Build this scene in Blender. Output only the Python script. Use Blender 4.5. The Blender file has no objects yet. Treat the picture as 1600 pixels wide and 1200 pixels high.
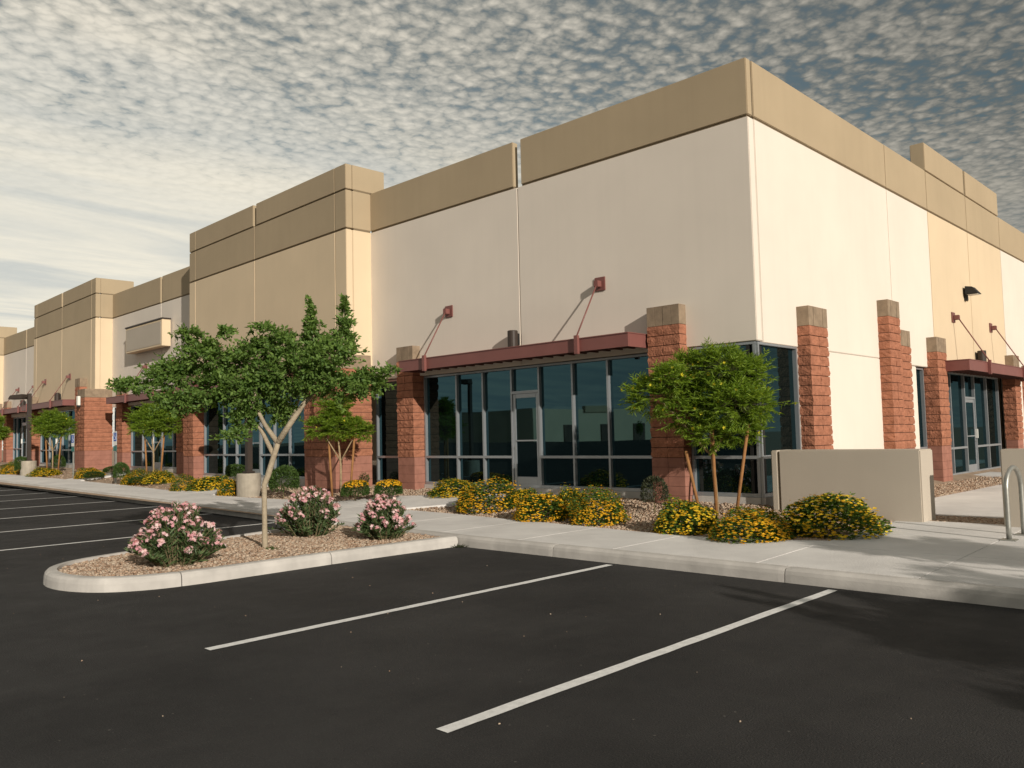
import bpy, bmesh, math, random
import numpy as np
from mathutils import Matrix, Vector
random.seed(7); RNG = np.random.default_rng(11)
scene = bpy.context.scene
COL = scene.collection

# ------------------------------------------------------------------ camera
CAM = np.array([6.925, -13.415, 1.6745]); YAW, PIT, ROL, FPX = -0.76716, 0.06262, -0.02371, 1294.47
_f = np.array([math.sin(YAW)*math.cos(PIT), math.cos(YAW)*math.cos(PIT), math.sin(PIT)])
_r = np.array([math.cos(YAW), -math.sin(YAW), 0.0]); _u = np.cross(_r, _f)
CR = math.cos(ROL)*_r + math.sin(ROL)*_u; CU = -math.sin(ROL)*_r + math.cos(ROL)*_u; CF = _f
DEPTH = np.array([CF[0], CF[1], 0])/math.hypot(CF[0], CF[1]); SIDE = np.array([CR[0], CR[1], 0])/math.hypot(CR[0], CR[1])
cd = bpy.data.cameras.new('camera'); cam = bpy.data.objects.new('camera', cd); COL.objects.link(cam)
cd.sensor_width = 36; cd.lens = 36*FPX/1600; cd.clip_end = 3000; cd.clip_start = .1
cam.matrix_world = Matrix(((CR[0], CU[0], -CF[0], CAM[0]), (CR[1], CU[1], -CF[1], CAM[1]), (CR[2], CU[2], -CF[2], CAM[2]), (0, 0, 0, 1)))
scene.camera = cam

# ------------------------------------------------------------------ sun, sky, exposure
SUN_EL = math.radians(19.5)
SH = Vector((.946, -.325, 0)).normalized()
TOSUN = Vector((SH.x*math.cos(SUN_EL), SH.y*math.cos(SUN_EL), math.sin(SUN_EL)))
sl = bpy.data.lights.new('sun', 'SUN'); sl.energy = 3.75; sl.angle = math.radians(.53); sl.color = (1, .915, .80)
so = bpy.data.objects.new('sun', sl); COL.objects.link(so); so.location = (30, -8, 30)
so.rotation_euler = TOSUN.to_track_quat('Z', 'Y').to_euler()
scene.view_settings.view_transform = 'Standard'; scene.view_settings.look = 'None'
scene.view_settings.exposure = 0.1; scene.view_settings.gamma = 1; scene.view_settings.use_curve_mapping = False

w = bpy.data.worlds.new('World'); scene.world = w; w.use_nodes = True
def build_world():
    nt = w.node_tree; nt.nodes.clear(); N = nt.nodes.new; Lk = nt.links.new
    out = N('ShaderNodeOutputWorld'); mix = N('ShaderNodeMixShader')
    b1 = N('ShaderNodeBackground'); b2 = N('ShaderNodeBackground')
    sky = N('ShaderNodeTexSky'); sky.sky_type = 'NISHITA'; sky.sun_disc = False
    sky.sun_elevation = SUN_EL; sky.sun_rotation = math.atan2(SH.x, SH.y)
    sky.air_density = 1.0; sky.dust_density = 1.5; sky.ozone_density = 1.5
    b1.inputs[1].default_value = .06; tn = N('ShaderNodeMixRGB'); tn.blend_type = 'MULTIPLY'; tn.inputs[0].default_value = 1; Lk(sky.outputs[0], tn.inputs[1]); tn.inputs[2].default_value = (.85, .98, .82, 1); Lk(tn.outputs[0], b1.inputs[0])
    tc = N('ShaderNodeTexCoord'); sp = N('ShaderNodeSeparateXYZ'); Lk(tc.outputs['Generated'], sp.inputs[0])
    def M(op, a, b=None, clamp=False):
        m = N('ShaderNodeMath'); m.operation = op; m.use_clamp = clamp
        for i, v in enumerate((a, b)):
            if v is None: continue
            if isinstance(v, (int, float)): m.inputs[i].default_value = v
            else: Lk(v, m.inputs[i])
        return m.outputs[0]
    zc = M('ADD', M('MAXIMUM', sp.outputs[2], 0.0), .035)
    ux = M('DIVIDE', sp.outputs[0], zc); uy = M('DIVIDE', sp.outputs[1], zc)
    cb = N('ShaderNodeCombineXYZ'); Lk(ux, cb.inputs[0]); Lk(uy, cb.inputs[1])
    def noise(scale, detail, rough, dist=0, off=(0, 0, 0), sc=(1, 1, 1), rot=0):
        mp = N('ShaderNodeMapping'); mp.inputs['Location'].default_value = off; mp.inputs['Scale'].default_value = sc
        mp.inputs['Rotation'].default_value = (0, 0, rot)
        Lk(cb.outputs[0], mp.inputs[0]); n = N('ShaderNodeTexNoise'); Lk(mp.outputs[0], n.inputs[0])
        n.inputs['Scale'].default_value = scale; n.inputs['Detail'].default_value = detail
        n.inputs['Roughness'].default_value = rough; n.inputs['Distortion'].default_value = dist
        return n.outputs[0], mp
    def ramp(v, a, b, x=0., y=1.):
        m = N('ShaderNodeMapRange'); m.interpolation_type = 'SMOOTHSTEP'; Lk(v, m.inputs[0])
        m.inputs[1].default_value = a; m.inputs[2].default_value = b; m.inputs[3].default_value = x; m.inputs[4].default_value = y
        return m.outputs[0]
    big, _ = noise(.42, 3, .5, .3, (3.1, 1.7, 0))
    mid, _ = noise(2.2, 3, .55, .4, (7.3, 2.2, 0))
    n1, mp = noise(26.0, 4, .55, .4, (0, 0, 0), (1, .9, 1), .5)
    # cloudlets: smooth voronoi cells broken up by noise
    vo = N('ShaderNodeTexVoronoi'); vo.feature = 'F1'; vo.inputs['Scale'].default_value = 26.
    wrp = N('ShaderNodeMixRGB'); wrp.blend_type = 'LINEAR_LIGHT'; wrp.inputs[0].default_value = .03
    nc = N('ShaderNodeTexNoise'); nc.inputs['Scale'].default_value = 26; nc.inputs['Detail'].default_value = 4; Lk(mp.outputs[0], nc.inputs[0])
    Lk(mp.outputs[0], wrp.inputs[1]); Lk(nc.outputs['Color'], wrp.inputs[2]); Lk(wrp.outputs[0], vo.inputs['Vector'])
    cell = M('SUBTRACT', 1.0, M('MULTIPLY', vo.outputs['Distance'], 1.2))
    dens = M('ADD', M('MULTIPLY', cell, .42), M('MULTIPLY', n1, .68))
    dens = M('ADD', dens, M('MULTIPLY', M('SUBTRACT', mid, .5), .45))
    dens = M('ADD', dens, M('ADD', M('MULTIPLY', M('SUBTRACT', big, .45), .50), .15))
    # nearer the horizon the cells crowd into one veil
    dq = N('ShaderNodeVectorMath'); dq.operation = 'DOT_PRODUCT'; Lk(tc.outputs['Generated'], dq.inputs[0]); dq.inputs[1].default_value = (-.99, .10, 0)
    low = ramp(M('SUBTRACT', sp.outputs[2], M('MULTIPLY', M('SUBTRACT', dq.outputs['Value'], .6), .28)), .12, .44, 1., 0.)
    dens = M('ADD', dens, M('MULTIPLY', low, .14))
    cover = M('MAXIMUM', ramp(dens, .30, .66, .38, 1.), M('MULTIPLY', low, 1.15), True)
    bright = ramp(dens, .40, 1.10)
    # cloud lit by the sun behind the viewer: brightest opposite the sun, darker to the side
    dp = N('ShaderNodeVectorMath'); dp.operation = 'DOT_PRODUCT'; Lk(tc.outputs['Generated'], dp.inputs[0]); dp.inputs[1].default_value = (-.99, .10, 0)
    side = M('ADD', ramp(dp.outputs['Value'], .2, 1.0, .56, 1.2), ramp(dp.outputs['Value'], .1, -.9, 0., .6))  # second ramp brightens the unseen sunward sky, added as fill on the front facade
    cr = N('ShaderNodeMixRGB'); Lk(bright, cr.inputs[0]); cr.inputs[1].default_value = (.215, .225, .21, 1); cr.inputs[2].default_value = (.66, .61, .515, 1)
    veil = N('ShaderNodeMixRGB'); Lk(M('MULTIPLY', low, .95), veil.inputs[0]); Lk(cr.outputs[0], veil.inputs[1]); vm = N('ShaderNodeMixRGB'); st_, _ = noise(1.5, 4, .6, .6, (2.2, .4, 0), (1, .35, 1), .9); Lk(ramp(st_, .34, .66), vm.inputs[0]); vm.inputs[1].default_value = (.50, .51, .48, 1); vm.inputs[2].default_value = (.74, .69, .575, 1); Lk(vm.outputs[0], veil.inputs[2])
    Lk(veil.outputs[0], b2.inputs[0]); Lk(side, b2.inputs[1])
    Lk(M('MULTIPLY', cover, .96), mix.inputs[0]); Lk(b1.outputs[0], mix.inputs[1]); Lk(b2.outputs[0], mix.inputs[2]); Lk(mix.outputs[0], out.inputs[0])
build_world()

# ------------------------------------------------------------------ helpers
def tag(o, label=None, cat=None, group=None, kind=None):
    if label: o['label'] = label
    if cat: o['category'] = cat
    if group: o['group'] = group
    if kind: o['kind'] = kind
    return o
def empty(name, loc=(0, 0, 0), parent=None):
    o = bpy.data.objects.new(name, None); o.empty_display_size = .3; COL.objects.link(o); o.location = loc
    if parent: o.parent = parent
    return o
def link(name, me, parent=None, loc=None, rz=0, scale=None):
    o = bpy.data.objects.new(name, me); COL.objects.link(o)
    if parent: o.parent = parent
    if loc is not None: o.location = loc
    if rz: o.rotation_euler = (0, 0, rz)
    if scale is not None: o.scale = scale
    return o
WORLD = lambda u, v, z: (u, v, z)
class MB:
    def __init__(s): s.v = []; s.f = []; s.m = []
    def poly(s, pts, mi=0):
        i = len(s.v); s.v += [tuple(p) for p in pts]; s.f.append(tuple(range(i, i+len(pts)))); s.m.append(mi)
    def hexa(s, c, mi=0):
        i = len(s.v); s.v += [tuple(p) for p in c]
        for q in ((0, 1, 2, 3), (4, 7, 6, 5), (0, 4, 5, 1), (1, 5, 6, 2), (2, 6, 7, 3), (3, 7, 4, 0)):
            s.f.append(tuple(i+k for k in q)); s.m.append(mi)
        return s
    def box(s, a, b, T=WORLD, mi=0):
        (x0, y0, z0), (x1, y1, z1) = a, b
        return s.hexa([T(*p) for p in ((x0, y0, z0), (x1, y0, z0), (x1, y1, z0), (x0, y1, z0), (x0, y0, z1), (x1, y0, z1), (x1, y1, z1), (x0, y1, z1))], mi)
    def prism(s, top, zb, mi=0):
        """top: list of (x,y,z); down to zb below each"""
        n = len(top); i = len(s.v); s.v += [tuple(p) for p in top] + [(p[0], p[1], p[2]-zb) for p in top]
        s.f.append(tuple(range(i, i+n))); s.m.append(mi); s.f.append(tuple(range(i+2*n-1, i+n-1, -1))); s.m.append(mi)
        for k in range(n):
            s.f.append((i+k, i+n+k, i+n+(k+1) % n, i+(k+1) % n)); s.m.append(mi)
        return s
    def tube(s, pts, rad, seg=8, mi=0, cap=True):
        pts = [Vector(p) for p in pts]; i = len(s.v); n = len(pts); prev = None
        for k, p in enumerate(pts):
            t = (pts[min(k+1, n-1)]-pts[max(k-1, 0)]).normalized()
            a = prev if prev is not None else (Vector((0, 0, 1)) if abs(t.z) < .9 else Vector((1, 0, 0)))
            x = (a - t*a.dot(t)).normalized(); y = t.cross(x); prev = x
            r = rad[k] if isinstance(rad, (list, tuple)) else rad
            for j in range(seg):
                an = 2*math.pi*j/seg; s.v.append(tuple(p + (x*math.cos(an)+y*math.sin(an))*r))
        for k in range(n-1):
            for j in range(seg):
                s.f.append((i+k*seg+j, i+k*seg+(j+1) % seg, i+(k+1)*seg+(j+1) % seg, i+(k+1)*seg+j)); s.m.append(mi)
        if cap:
            s.f.append(tuple(i+j for j in reversed(range(seg)))); s.m.append(mi); s.f.append(tuple(i+(n-1)*seg+j for j in range(seg))); s.m.append(mi)
        return s
    def mesh(s, name, mats, bevel=0, smooth=False):
        me = bpy.data.meshes.new(name); me.from_pydata(s.v, [], s.f)
        mats = mats if isinstance(mats, (list, tuple)) else [mats]
        for m in mats: me.materials.append(m)
        me.polygons.foreach_set('material_index', s.m)
        bm = bmesh.new(); bm.from_mesh(me); bmesh.ops.recalc_face_normals(bm, faces=bm.faces)
        if bevel: bmesh.ops.bevel(bm, geom=[e for e in bm.edges if e.calc_face_angle(0) > .5], offset=bevel, segments=2, affect='EDGES', clamp_overlap=True)
        bm.to_mesh(me); bm.free()
        if smooth: me.polygons.foreach_set('use_smooth', [True]*len(me.polygons))
        return me
    def build(s, name, mats, parent=None, bevel=0, smooth=False):
        return link(name, s.mesh(name, mats, bevel, smooth), parent)

# ------------------------------------------------------------------ materials
MATS = {}
scene.render.engine = 'CYCLES'; scene.cycles.max_bounces = 6; scene.cycles.diffuse_bounces = 3; scene.cycles.glossy_bounces = 3; scene.cycles.transmission_bounces = 3; scene.cycles.transparent_max_bounces = 4; scene.cycles.caustics_reflective = False
def mat(name, col, rough=.8, var=.12, vscale=1.2, bump=0., bscale=60., metal=0., spec=.3, col2=None, streak=0.):
    m = bpy.data.materials.new(name); m.use_nodes = True; nt = m.node_tree; N = nt.nodes.new; Lk = nt.links.new
    p = nt.nodes['Principled BSDF']; p.inputs['Roughness'].default_value = rough; p.inputs['Metallic'].default_value = metal
    p.inputs['Specular IOR Level'].default_value = spec
    g = N('ShaderNodeNewGeometry')
    n = N('ShaderNodeTexNoise'); n.inputs['Scale'].default_value = vscale; n.inputs['Detail'].default_value = 3; n.inputs['Roughness'].default_value = .6
    Lk(g.outputs['Position'], n.inputs['Vector'])
    mr = N('ShaderNodeMapRange'); mr.inputs[1].default_value = .3; mr.inputs[2].default_value = .7; Lk(n.outputs[0], mr.inputs[0])
    mx = N('ShaderNodeMixRGB'); Lk(mr.outputs[0], mx.inputs[0])
    c2 = col2 or tuple(min(1, c*(1+var)) for c in col)
    mx.inputs[1].default_value = (*[c*(1-var) for c in col], 1); mx.inputs[2].default_value = (*c2, 1)
    last = mx.outputs[0]
    if streak:
        mp = N('ShaderNodeMapping'); mp.inputs['Scale'].default_value = (5, 5, .22); Lk(g.outputs['Position'], mp.inputs[0])
        sn = N('ShaderNodeTexNoise'); sn.inputs['Scale'].default_value = 1.0; sn.inputs['Detail'].default_value = 5; Lk(mp.outputs[0], sn.inputs[0])
        sr = N('ShaderNodeMapRange'); sr.inputs[1].default_value = .45; sr.inputs[2].default_value = .75; sr.inputs[3].default_value = 0; sr.inputs[4].default_value = streak; Lk(sn.outputs[0], sr.inputs[0])
        sm = N('ShaderNodeMixRGB'); Lk(sr.outputs[0], sm.inputs[0]); Lk(last, sm.inputs[1]); sm.inputs[2].default_value = (*[c*.6 for c in col], 1); last = sm.outputs[0]
    Lk(last, p.inputs['Base Color'])
    if bump:
        bn = N('ShaderNodeTexNoise'); bn.inputs['Scale'].default_value = bscale; bn.inputs['Detail'].default_value = 2; Lk(g.outputs['Position'], bn.inputs['Vector'])
        b = N('ShaderNodeBump'); b.inputs['Strength'].default_value = bump; b.inputs['Distance'].default_value = .02; Lk(bn.outputs[0], b.inputs['Height']); Lk(b.outputs[0], p.inputs['Normal'])
    MATS[name] = m; return m
mat('cream', (.745, .675, .595), .9, .035, .5, .12, 90, spec=.2, streak=.05)
mat('tan_wall', (.68, .55, .385), .9, .04, .5, .12, 90, spec=.2, streak=.05)
mat('band', (.42, .335, .225), .9, .05, .5, .12, 90, spec=.2, streak=.08)
mat('groove', (.20, .155, .10), .95, .05)
mat('wall_grey', (.48, .425, .355), .9, .04, .6, .12, 80, spec=.2, streak=.05)
mat('cmu', (.355, .152, .093), .95, .20, 7, .9, 28, spec=.15)
mat('cmu_base', (.33, .155, .115), .9, .14, 5, .15, 60, spec=.15)
mat('cmu_cap', (.27, .205, .145), .95, .18, 6, .25, 60, spec=.15)
mat('mortar', (.10, .052, .038), .95, .1)
mat('maroon', (.205, .080, .070), .45, .06, 2, .0, 30, spec=.4)
mat('soffit', (.14, .07, .06), .7, .08)
mat('alu', (.38, .405, .43), .38, .05, 3, .0, metal=.55, spec=.5)
mat('dark_metal', (.045, .034, .028), .5, .1, 4)
mat('black', (.02, .02, .02), .5, .1)
mat('galv', (.40, .40, .37), .42, .12, 12, .0, metal=.7)
mat('white_glow', (.8, .78, .72), .4, .02)
mat('concrete_base', (.36, .32, .26), .9, .18, 4, .3, 40, streak=.3)
mat('kerb', (.51, .485, .455), .9, .15, 2.3, .14, 70, spec=.2, streak=.25)
mat('slab', (.67, .65, .63), .9, .11, 1.1, .3, 50, spec=.2)
mat('soil', (.36, .265, .19), 1.0, .2, 3, .6, 40)
mat('paint', (.76, .755, .74), .8, .12, 14, .25, 120, spec=.25)
mat('bark', (.34, .25, .15), .9, .25, 14, .6, 40)
mat('bark_light', (.36, .30, .215), .9, .22, 10, .5, 40)
mat('stake', (.30, .145, .055), .85, .15, 10, .2, 50)
mat('sign_blue', (.02, .10, .42), .5, .05)
mat('sign_green', (.03, .16, .14), .5, .05)
mat('sign_white', (.75, .75, .72), .5, .03)
mat('twig', (.07, .07, .03), .9, .2, 10)
mat('stem', (.16, .13, .07), .9, .2, 10)
mat('far_wall', (.62, .52, .38), .9, .05, .3)
mat('far_dark', (.10, .075, .06), .9, .1)
mat('roof', (.35, .33, .30), .9, .1)

def mat_asphalt():
    m = bpy.data.materials.new('asphalt'); m.use_nodes = True; nt = m.node_tree; N = nt.nodes.new; Lk = nt.links.new
    p = nt.nodes['Principled BSDF']; p.inputs['Specular IOR Level'].default_value = .22
    g = N('ShaderNodeNewGeometry')
    def nz(s, d=5, sc=(1, 1, 1), r=.6):
        mp = N('ShaderNodeMapping'); mp.inputs['Scale'].default_value = sc; Lk(g.outputs['Position'], mp.inputs[0])
        n = N('ShaderNodeTexNoise'); n.inputs['Scale'].default_value = s; n.inputs['Detail'].default_value = d; n.inputs['Roughness'].default_value = r
        Lk(mp.outputs[0], n.inputs[0]); return n.outputs[0]
    def rg(v, a, b, c=0., d=1.):
        r = N('ShaderNodeMapRange'); Lk(v, r.inputs[0])
        for i, q in enumerate((a, b, c, d)): r.inputs[i+1].default_value = q
        return r.outputs[0]
    base = N('ShaderNodeMixRGB'); Lk(rg(nz(.45, 6), .35, .7), base.inputs[0]); base.inputs[1].default_value = (.0225, .0218, .0218, 1); base.inputs[2].default_value = (.043, .0415, .041, 1)
    tyre = N('ShaderNodeMixRGB'); Lk(rg(nz(1.3, 5, (.9, .25, 1), .7), .52, .75, 0, .55), tyre.inputs[0]); Lk(base.outputs[0], tyre.inputs[1]); tyre.inputs[2].default_value = (.049, .047, .046, 1)
    agg = N('ShaderNodeMixRGB'); Lk(rg(nz(120, 2), .58, .74, 0, .9), agg.inputs[0]); Lk(tyre.outputs[0], agg.inputs[1]); agg.inputs[2].default_value = (.10, .095, .088, 1)
    v = N('ShaderNodeTexVoronoi'); v.inputs['Scale'].default_value = 5.5; Lk(g.outputs['Position'], v.inputs['Vector'])
    spk = N('ShaderNodeMixRGB'); Lk(rg(v.outputs['Distance'], .035, .05, 1, 0), spk.inputs[0]); Lk(agg.outputs[0], spk.inputs[1]); spk.inputs[2].default_value = (.13, .12, .11, 1)
    Lk(spk.outputs[0], p.inputs['Base Color']); Lk(rg(nz(2.5), .3, .7, .72, .92), p.inputs['Roughness'])
    b = N('ShaderNodeBump'); b.inputs['Strength'].default_value = .8; b.inputs['Distance'].default_value = .015; Lk(nz(75, 3), b.inputs['Height']); Lk(b.outputs[0], p.inputs['Normal'])
    MATS['asphalt'] = m
mat_asphalt()
def mat_glass():
    # solar-control glass: dark body, mirror-like teal reflection
    m = bpy.data.materials.new('solar_glass'); m.use_nodes = True; nt = m.node_tree; N = nt.nodes.new; Lk = nt.links.new
    p = nt.nodes['Principled BSDF']; p.inputs['Base Color'].default_value = (.004, .0065, .0065, 1); p.inputs['Roughness'].default_value = .6; p.inputs['Specular IOR Level'].default_value = 0
    gl = N('ShaderNodeBsdfGlossy'); gl.inputs['Roughness'].default_value = .012; gl.inputs['Color'].default_value = (.29, .62, .76, 1)
    fr = N('ShaderNodeFresnel'); fr.inputs['IOR'].default_value = 1.7
    g = N('ShaderNodeNewGeometry'); n = N('ShaderNodeTexNoise'); n.inputs['Scale'].default_value = .55; n.inputs['Detail'].default_value = 1; Lk(g.outputs['Position'], n.inputs['Vector'])
    b = N('ShaderNodeBump'); b.inputs['Strength'].default_value = .05; b.inputs['Distance'].default_value = .05; Lk(n.outputs[0], b.inputs['Height']); Lk(b.outputs[0], gl.inputs['Normal'])
    mx = N('ShaderNodeMixShader'); mr = N('ShaderNodeMapRange'); mr.inputs[1].default_value = .1; mr.inputs[2].default_value = .9; mr.inputs[3].default_value = .13; mr.inputs[4].default_value = .23; Lk(fr.outputs[0], mr.inputs[0]); Lk(mr.outputs[0], mx.inputs[0]); Lk(p.outputs[0], mx.inputs[1]); Lk(gl.outputs[0], mx.inputs[2])
    Lk(mx.outputs[0], nt.nodes['Material Output'].inputs[0]); MATS['glass'] = m
mat_glass()
def mat_attr(name, c0, c1, rough=.6, trans=0., spec=.3, bump=0):
    """colour varies piece by piece through the point attribute 'rnd'"""
    m = bpy.data.materials.new(name); m.use_nodes = True; nt = m.node_tree; N = nt.nodes.new; Lk = nt.links.new
    p = nt.nodes['Principled BSDF']; p.inputs['Roughness'].default_value = rough; p.inputs['Specular IOR Level'].default_value = spec
    a = N('ShaderNodeAttribute'); a.attribute_name = 'rnd'
    cr = N('ShaderNodeValToRGB'); cr.color_ramp.elements[0].color = (*c0, 1); cr.color_ramp.elements[1].color = (*c1[-1], 1) if isinstance(c1[0], tuple) else (*c1, 1)
    if isinstance(c1[0], tuple):
        for k, c in enumerate(c1[:-1]):
            e = cr.color_ramp.elements.new((k+1)/len(c1)); e.color = (*c, 1)
    Lk(a.outputs['Fac'], cr.inputs[0]); Lk(cr.outputs[0], p.inputs['Base Color'])
    if trans:
        t = N('ShaderNodeBsdfTranslucent'); bc = N('ShaderNodeMixRGB'); bc.blend_type = 'MULTIPLY'; bc.inputs[0].default_value = 1; Lk(cr.outputs[0], bc.inputs[1]); bc.inputs[2].default_value = (1.35, 1.3, .6, 1)
        Lk(bc.outputs[0], t.inputs[0]); mx = N('ShaderNodeMixShader'); mx.inputs[0].default_value = trans
        Lk(p.outputs[0], mx.inputs[1]); Lk(t.outputs[0], mx.inputs[2]); Lk(mx.outputs[0], nt.nodes['Material Output'].inputs[0])
    MATS[name] = m
mat_attr('leaf_tree', (.060, .130, .026), (.23, .35, .085), .5, .42)
mat_attr('leaf_bell', (.07, .15, .012), (.30, .42, .045), .45, .42)
mat_attr('leaf_lantana', (.045, .095, .012), (.14, .22, .032), .6, .3)
mat_attr('leaf_oleander', (.035, .070, .022), (.115, .165, .065), .45, .2)
mat_attr('leaf_hedge', (.030, .065, .014), (.085, .145, .030), .55, .25)
mat_attr('leaf_olive', (.022, .030, .014), (.065, .075, .035), .6, .15)
mat_attr('flower_yellow', (.66, .36, .012), ((.77, .48, .015), (.80, .62, .05)), .7, .2)
mat_attr('flower_gold', (.62, .29, .010), (.80, .48, .018), .7, .2)
mat_attr('flower_pink', (.68, .32, .38), ((.79, .50, .54), (.86, .70, .70)), .7, .3)
mat_attr('flower_bell', (.70, .58, .03), (.80, .72, .08), .6, .3)
mat_attr('gravel', (.24, .155, .105), ((.38, .26, .18), (.46, .34, .25), (.52, .43, .33), (.30, .22, .17)), .9, 0, .2)

# ------------------------------------------------------------------ terrain
def za(x):
    if x > -3: return 0.
    if x > -9: return .011*(-3-x)**2/12
    return min(.011*(-6-x), .62)
def sm(t): t = min(max(t, 0), 1); return t
def G(x, y):
    if x <= 0: return za(x)+.16+.24*sm((y+2.2)/2.2)
    r = .16+.02*min(max(y+4.73, 0), 4.5)
    l = .16+.24*sm((y+2.2)/2.2) if y < 0 else .3
    t = sm(x/1.2); return l*(1-t)+r*t
KP = [(-64, -3.95), (-29.4, -4.15), (-17, -4.33), (-9.5, -4.44), (-6, -4.6), (-2.4, -4.76), (40, -4.76)]
def pl(P, x):
    for (a, ya), (b, yb) in zip(P, P[1:]):
        if a <= x <= b: return ya+(yb-ya)*(x-a)/(b-a)
    return P[0][1] if x < P[0][0] else P[-1][1]
KY = lambda x: pl(KP, x)
def ray_g(px, py):
    """where the view ray through a photo pixel meets the planted ground"""
    d = CF+CR*(px-800)/FPX-CU*(py-600)/FPX; z = .2
    for _ in range(150):
        P = CAM+d*(z-CAM[2])/d[2]; z = .5*z+.5*G(P[0], P[1])
    return P
def pxm(P): return FPX/float((np.array(P)-CAM)@CF)

def grid_sheet(xs, ys, zf, mi=0):
    b = MB(); nx, ny = len(xs), len(ys)
    b.v = [(x, y, zf(x, y)) for y in ys for x in xs]
    for j in range(ny-1):
        for i in range(nx-1):
            b.f.append((j*nx+i, j*nx+i+1, (j+1)*nx+i+1, (j+1)*nx+i)); b.m.append(0)
    return b
# desert ground to the horizon, well below everything
tag(grid_sheet([-900, -300, 0, 300, 900], [-900, -300, 0, 300, 900], lambda x, y: -.35).build('ground', MATS['soil']), kind='structure')
def frange(a, b, s): n = max(1, int(round((b-a)/s))); return [a+(b-a)*i/n for i in range(n+1)]
lot = grid_sheet([-160, -110, -70, -62, -50, -40, -30, -20, -15, -12]+frange(-10, -2, .5)+[0, 5, 10, 20, 40, 60], [-90, -60, -30, -20, -12, -8, -5, -3.6], lambda x, y: za(x)).build('parking_lot', MATS['asphalt'])
tag(lot, kind='structure')
def stall_line(x, y0, y1, wd=.102):
    b = MB(); n = max(2, int(abs(y1-y0)/.22)); rr = random.Random(int(x*100)); L = []; Rr = []
    for i in range(n+1):
        y = y0+(y1-y0)*i/n; z = za(x)+.005
        L.append((x-wd/2+rr.uniform(-.004, .004), y, z)); Rr.append((x+wd/2+rr.uniform(-.004, .004), y, z))
    for i in range(n): b.poly([L[i], Rr[i], Rr[i+1], L[i+1]])
    return b.build('stall_line', MATS['paint'], lot)
for x in (.355, 3.24, 6.12): stall_line(x, -10.24, -4.88)
for x in (-8.39, -11.33, -14.34, -17.18, -20.15, -22.8, -25.6, -28.4, -31.2): stall_line(x, -10.0, KY(x)-.06)

# kerb pieces with tooled joints
KPROF = [(0, -.08), (.012, .09), (.022, .128), (.045, .152), (.075, .16), (.155, .16), (.155, -.08)]
def kerb_run(name, path, piece=3.4, start=0., label=None):
    """path: list of (x,y) of the outer foot; the kerb lies to the left of the path direction"""
    root = empty(name); tag(root, kind='structure')
    P = [Vector((a, b, 0)) for a, b in path]; D = [0]
    for a, b in zip(P, P[1:]): D.append(D[-1]+(b-a).length)
    def at(s):
        for i in range(len(P)-1):
            if s <= D[i+1] or i == len(P)-2:
                t = (s-D[i])/(D[i+1]-D[i]); p = P[i].lerp(P[i+1], t); return p
    def nrm(s):
        e = .12; a = at(max(0, s-e)); b = at(min(D[-1], s+e)); d = (b-a).normalized(); return Vector((-d.y, d.x, 0))
    cuts = [0]; c = start if start > .2 else piece
    while c < D[-1]-.3: cuts.append(c); c += piece
    cuts.append(D[-1])
    for a, b in zip(cuts, cuts[1:]):
        a += .006; b -= .006; n = max(1, int((b-a)/.07)); m = MB(); k = len(KPROF)
        for i in range(n+1):
            s = a+(b-a)*i/n; p = at(s); q = nrm(s)
            for (o, h) in KPROF:
                v = p+q*o; sh = .004 if i in (0, n) else 0
                m.v.append((v.x+q.x*sh, v.y+q.y*sh, za(p.x)+h-sh))
        for i in range(n):
            for j in range(k-1):
                m.f.append((i*k+j, (i+1)*k+j, (i+1)*k+j+1, i*k+j+1)); m.m.append(0)
        m.f.append(tuple(range(k))); m.m.append(0); m.f.append(tuple(n*k+j for j in reversed(range(k)))); m.m.append(0)
        o = m.build('kerb_piece', MATS['kerb'], root)
    return root
xs = [-60, -50, -40, -29.4, -17, -13, -9.5, -8, -6, -4, -2.4, 0, 5, 12, 25]
kerb_run('kerb', [(x, KY(x)) for x in xs], 3.38, (-.72+60) % 3.38)
def catmull(pts, n=6, closed=False):
    P = [Vector((*p, 0)) for p in pts]; out = []
    for i in range(len(P)-1):
        p0 = P[max(i-1, 0)]; p1 = P[i]; p2 = P[i+1]; p3 = P[min(i+2, len(P)-1)]
        for k in range(n):
            t = k/n; q = .5*((2*p1)+(p2-p0)*t+(2*p0-5*p1+4*p2-p3)*t*t+(3*p1-p0-3*p2+p3)*t**3); out.append((q.x, q.y))
    out.append(pts[-1]); return out
ISL = catmull([(-2.63, -4.765), (-2.70, -6.2), (-2.73, -7.6), (-2.74, -8.8), (-2.86, -9.42), (-3.2, -9.86), (-3.75, -10.08), (-4.35, -10.06), (-4.86, -9.82), (-5.2, -9.38), (-5.45, -8.65), (-5.8, -7.3), (-6.05, -6.2), (-6.3, -4.60)], 5)
kerb_run('island_kerb', [(x, y) for x, y in reversed(ISL)], 2.05)
def inside(poly, x, y):
    c = False; j = len(poly)-1
    for i in range(len(poly)):
        if (poly[i][1] > y) != (poly[j][1] > y) and x < (poly[j][0]-poly[i][0])*(y-poly[i][1])/(poly[j][1]-poly[i][1])+poly[i][0]: c = not c
        j = i
    return c
def inset(poly, d):
    n = len(poly); out = []
    for i in range(n):
        a = Vector(poly[max(i-1, 0)]); b = Vector(poly[min(i+1, n-1)]); t = (b-a).normalized(); out.append((poly[i][0]+t.y*d*1, poly[i][1]-t.x*d*1))
    return out
ISL_IN = [(x, y) for x, y in inset(ISL, .15)]
ISL_IN = ISL_IN if inside(ISL+[], *ISL_IN[len(ISL_IN)//2]) else inset(ISL, -.15)
m = MB(); c0 = (-4.3, -7.2)
ring = ISL_IN
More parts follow.
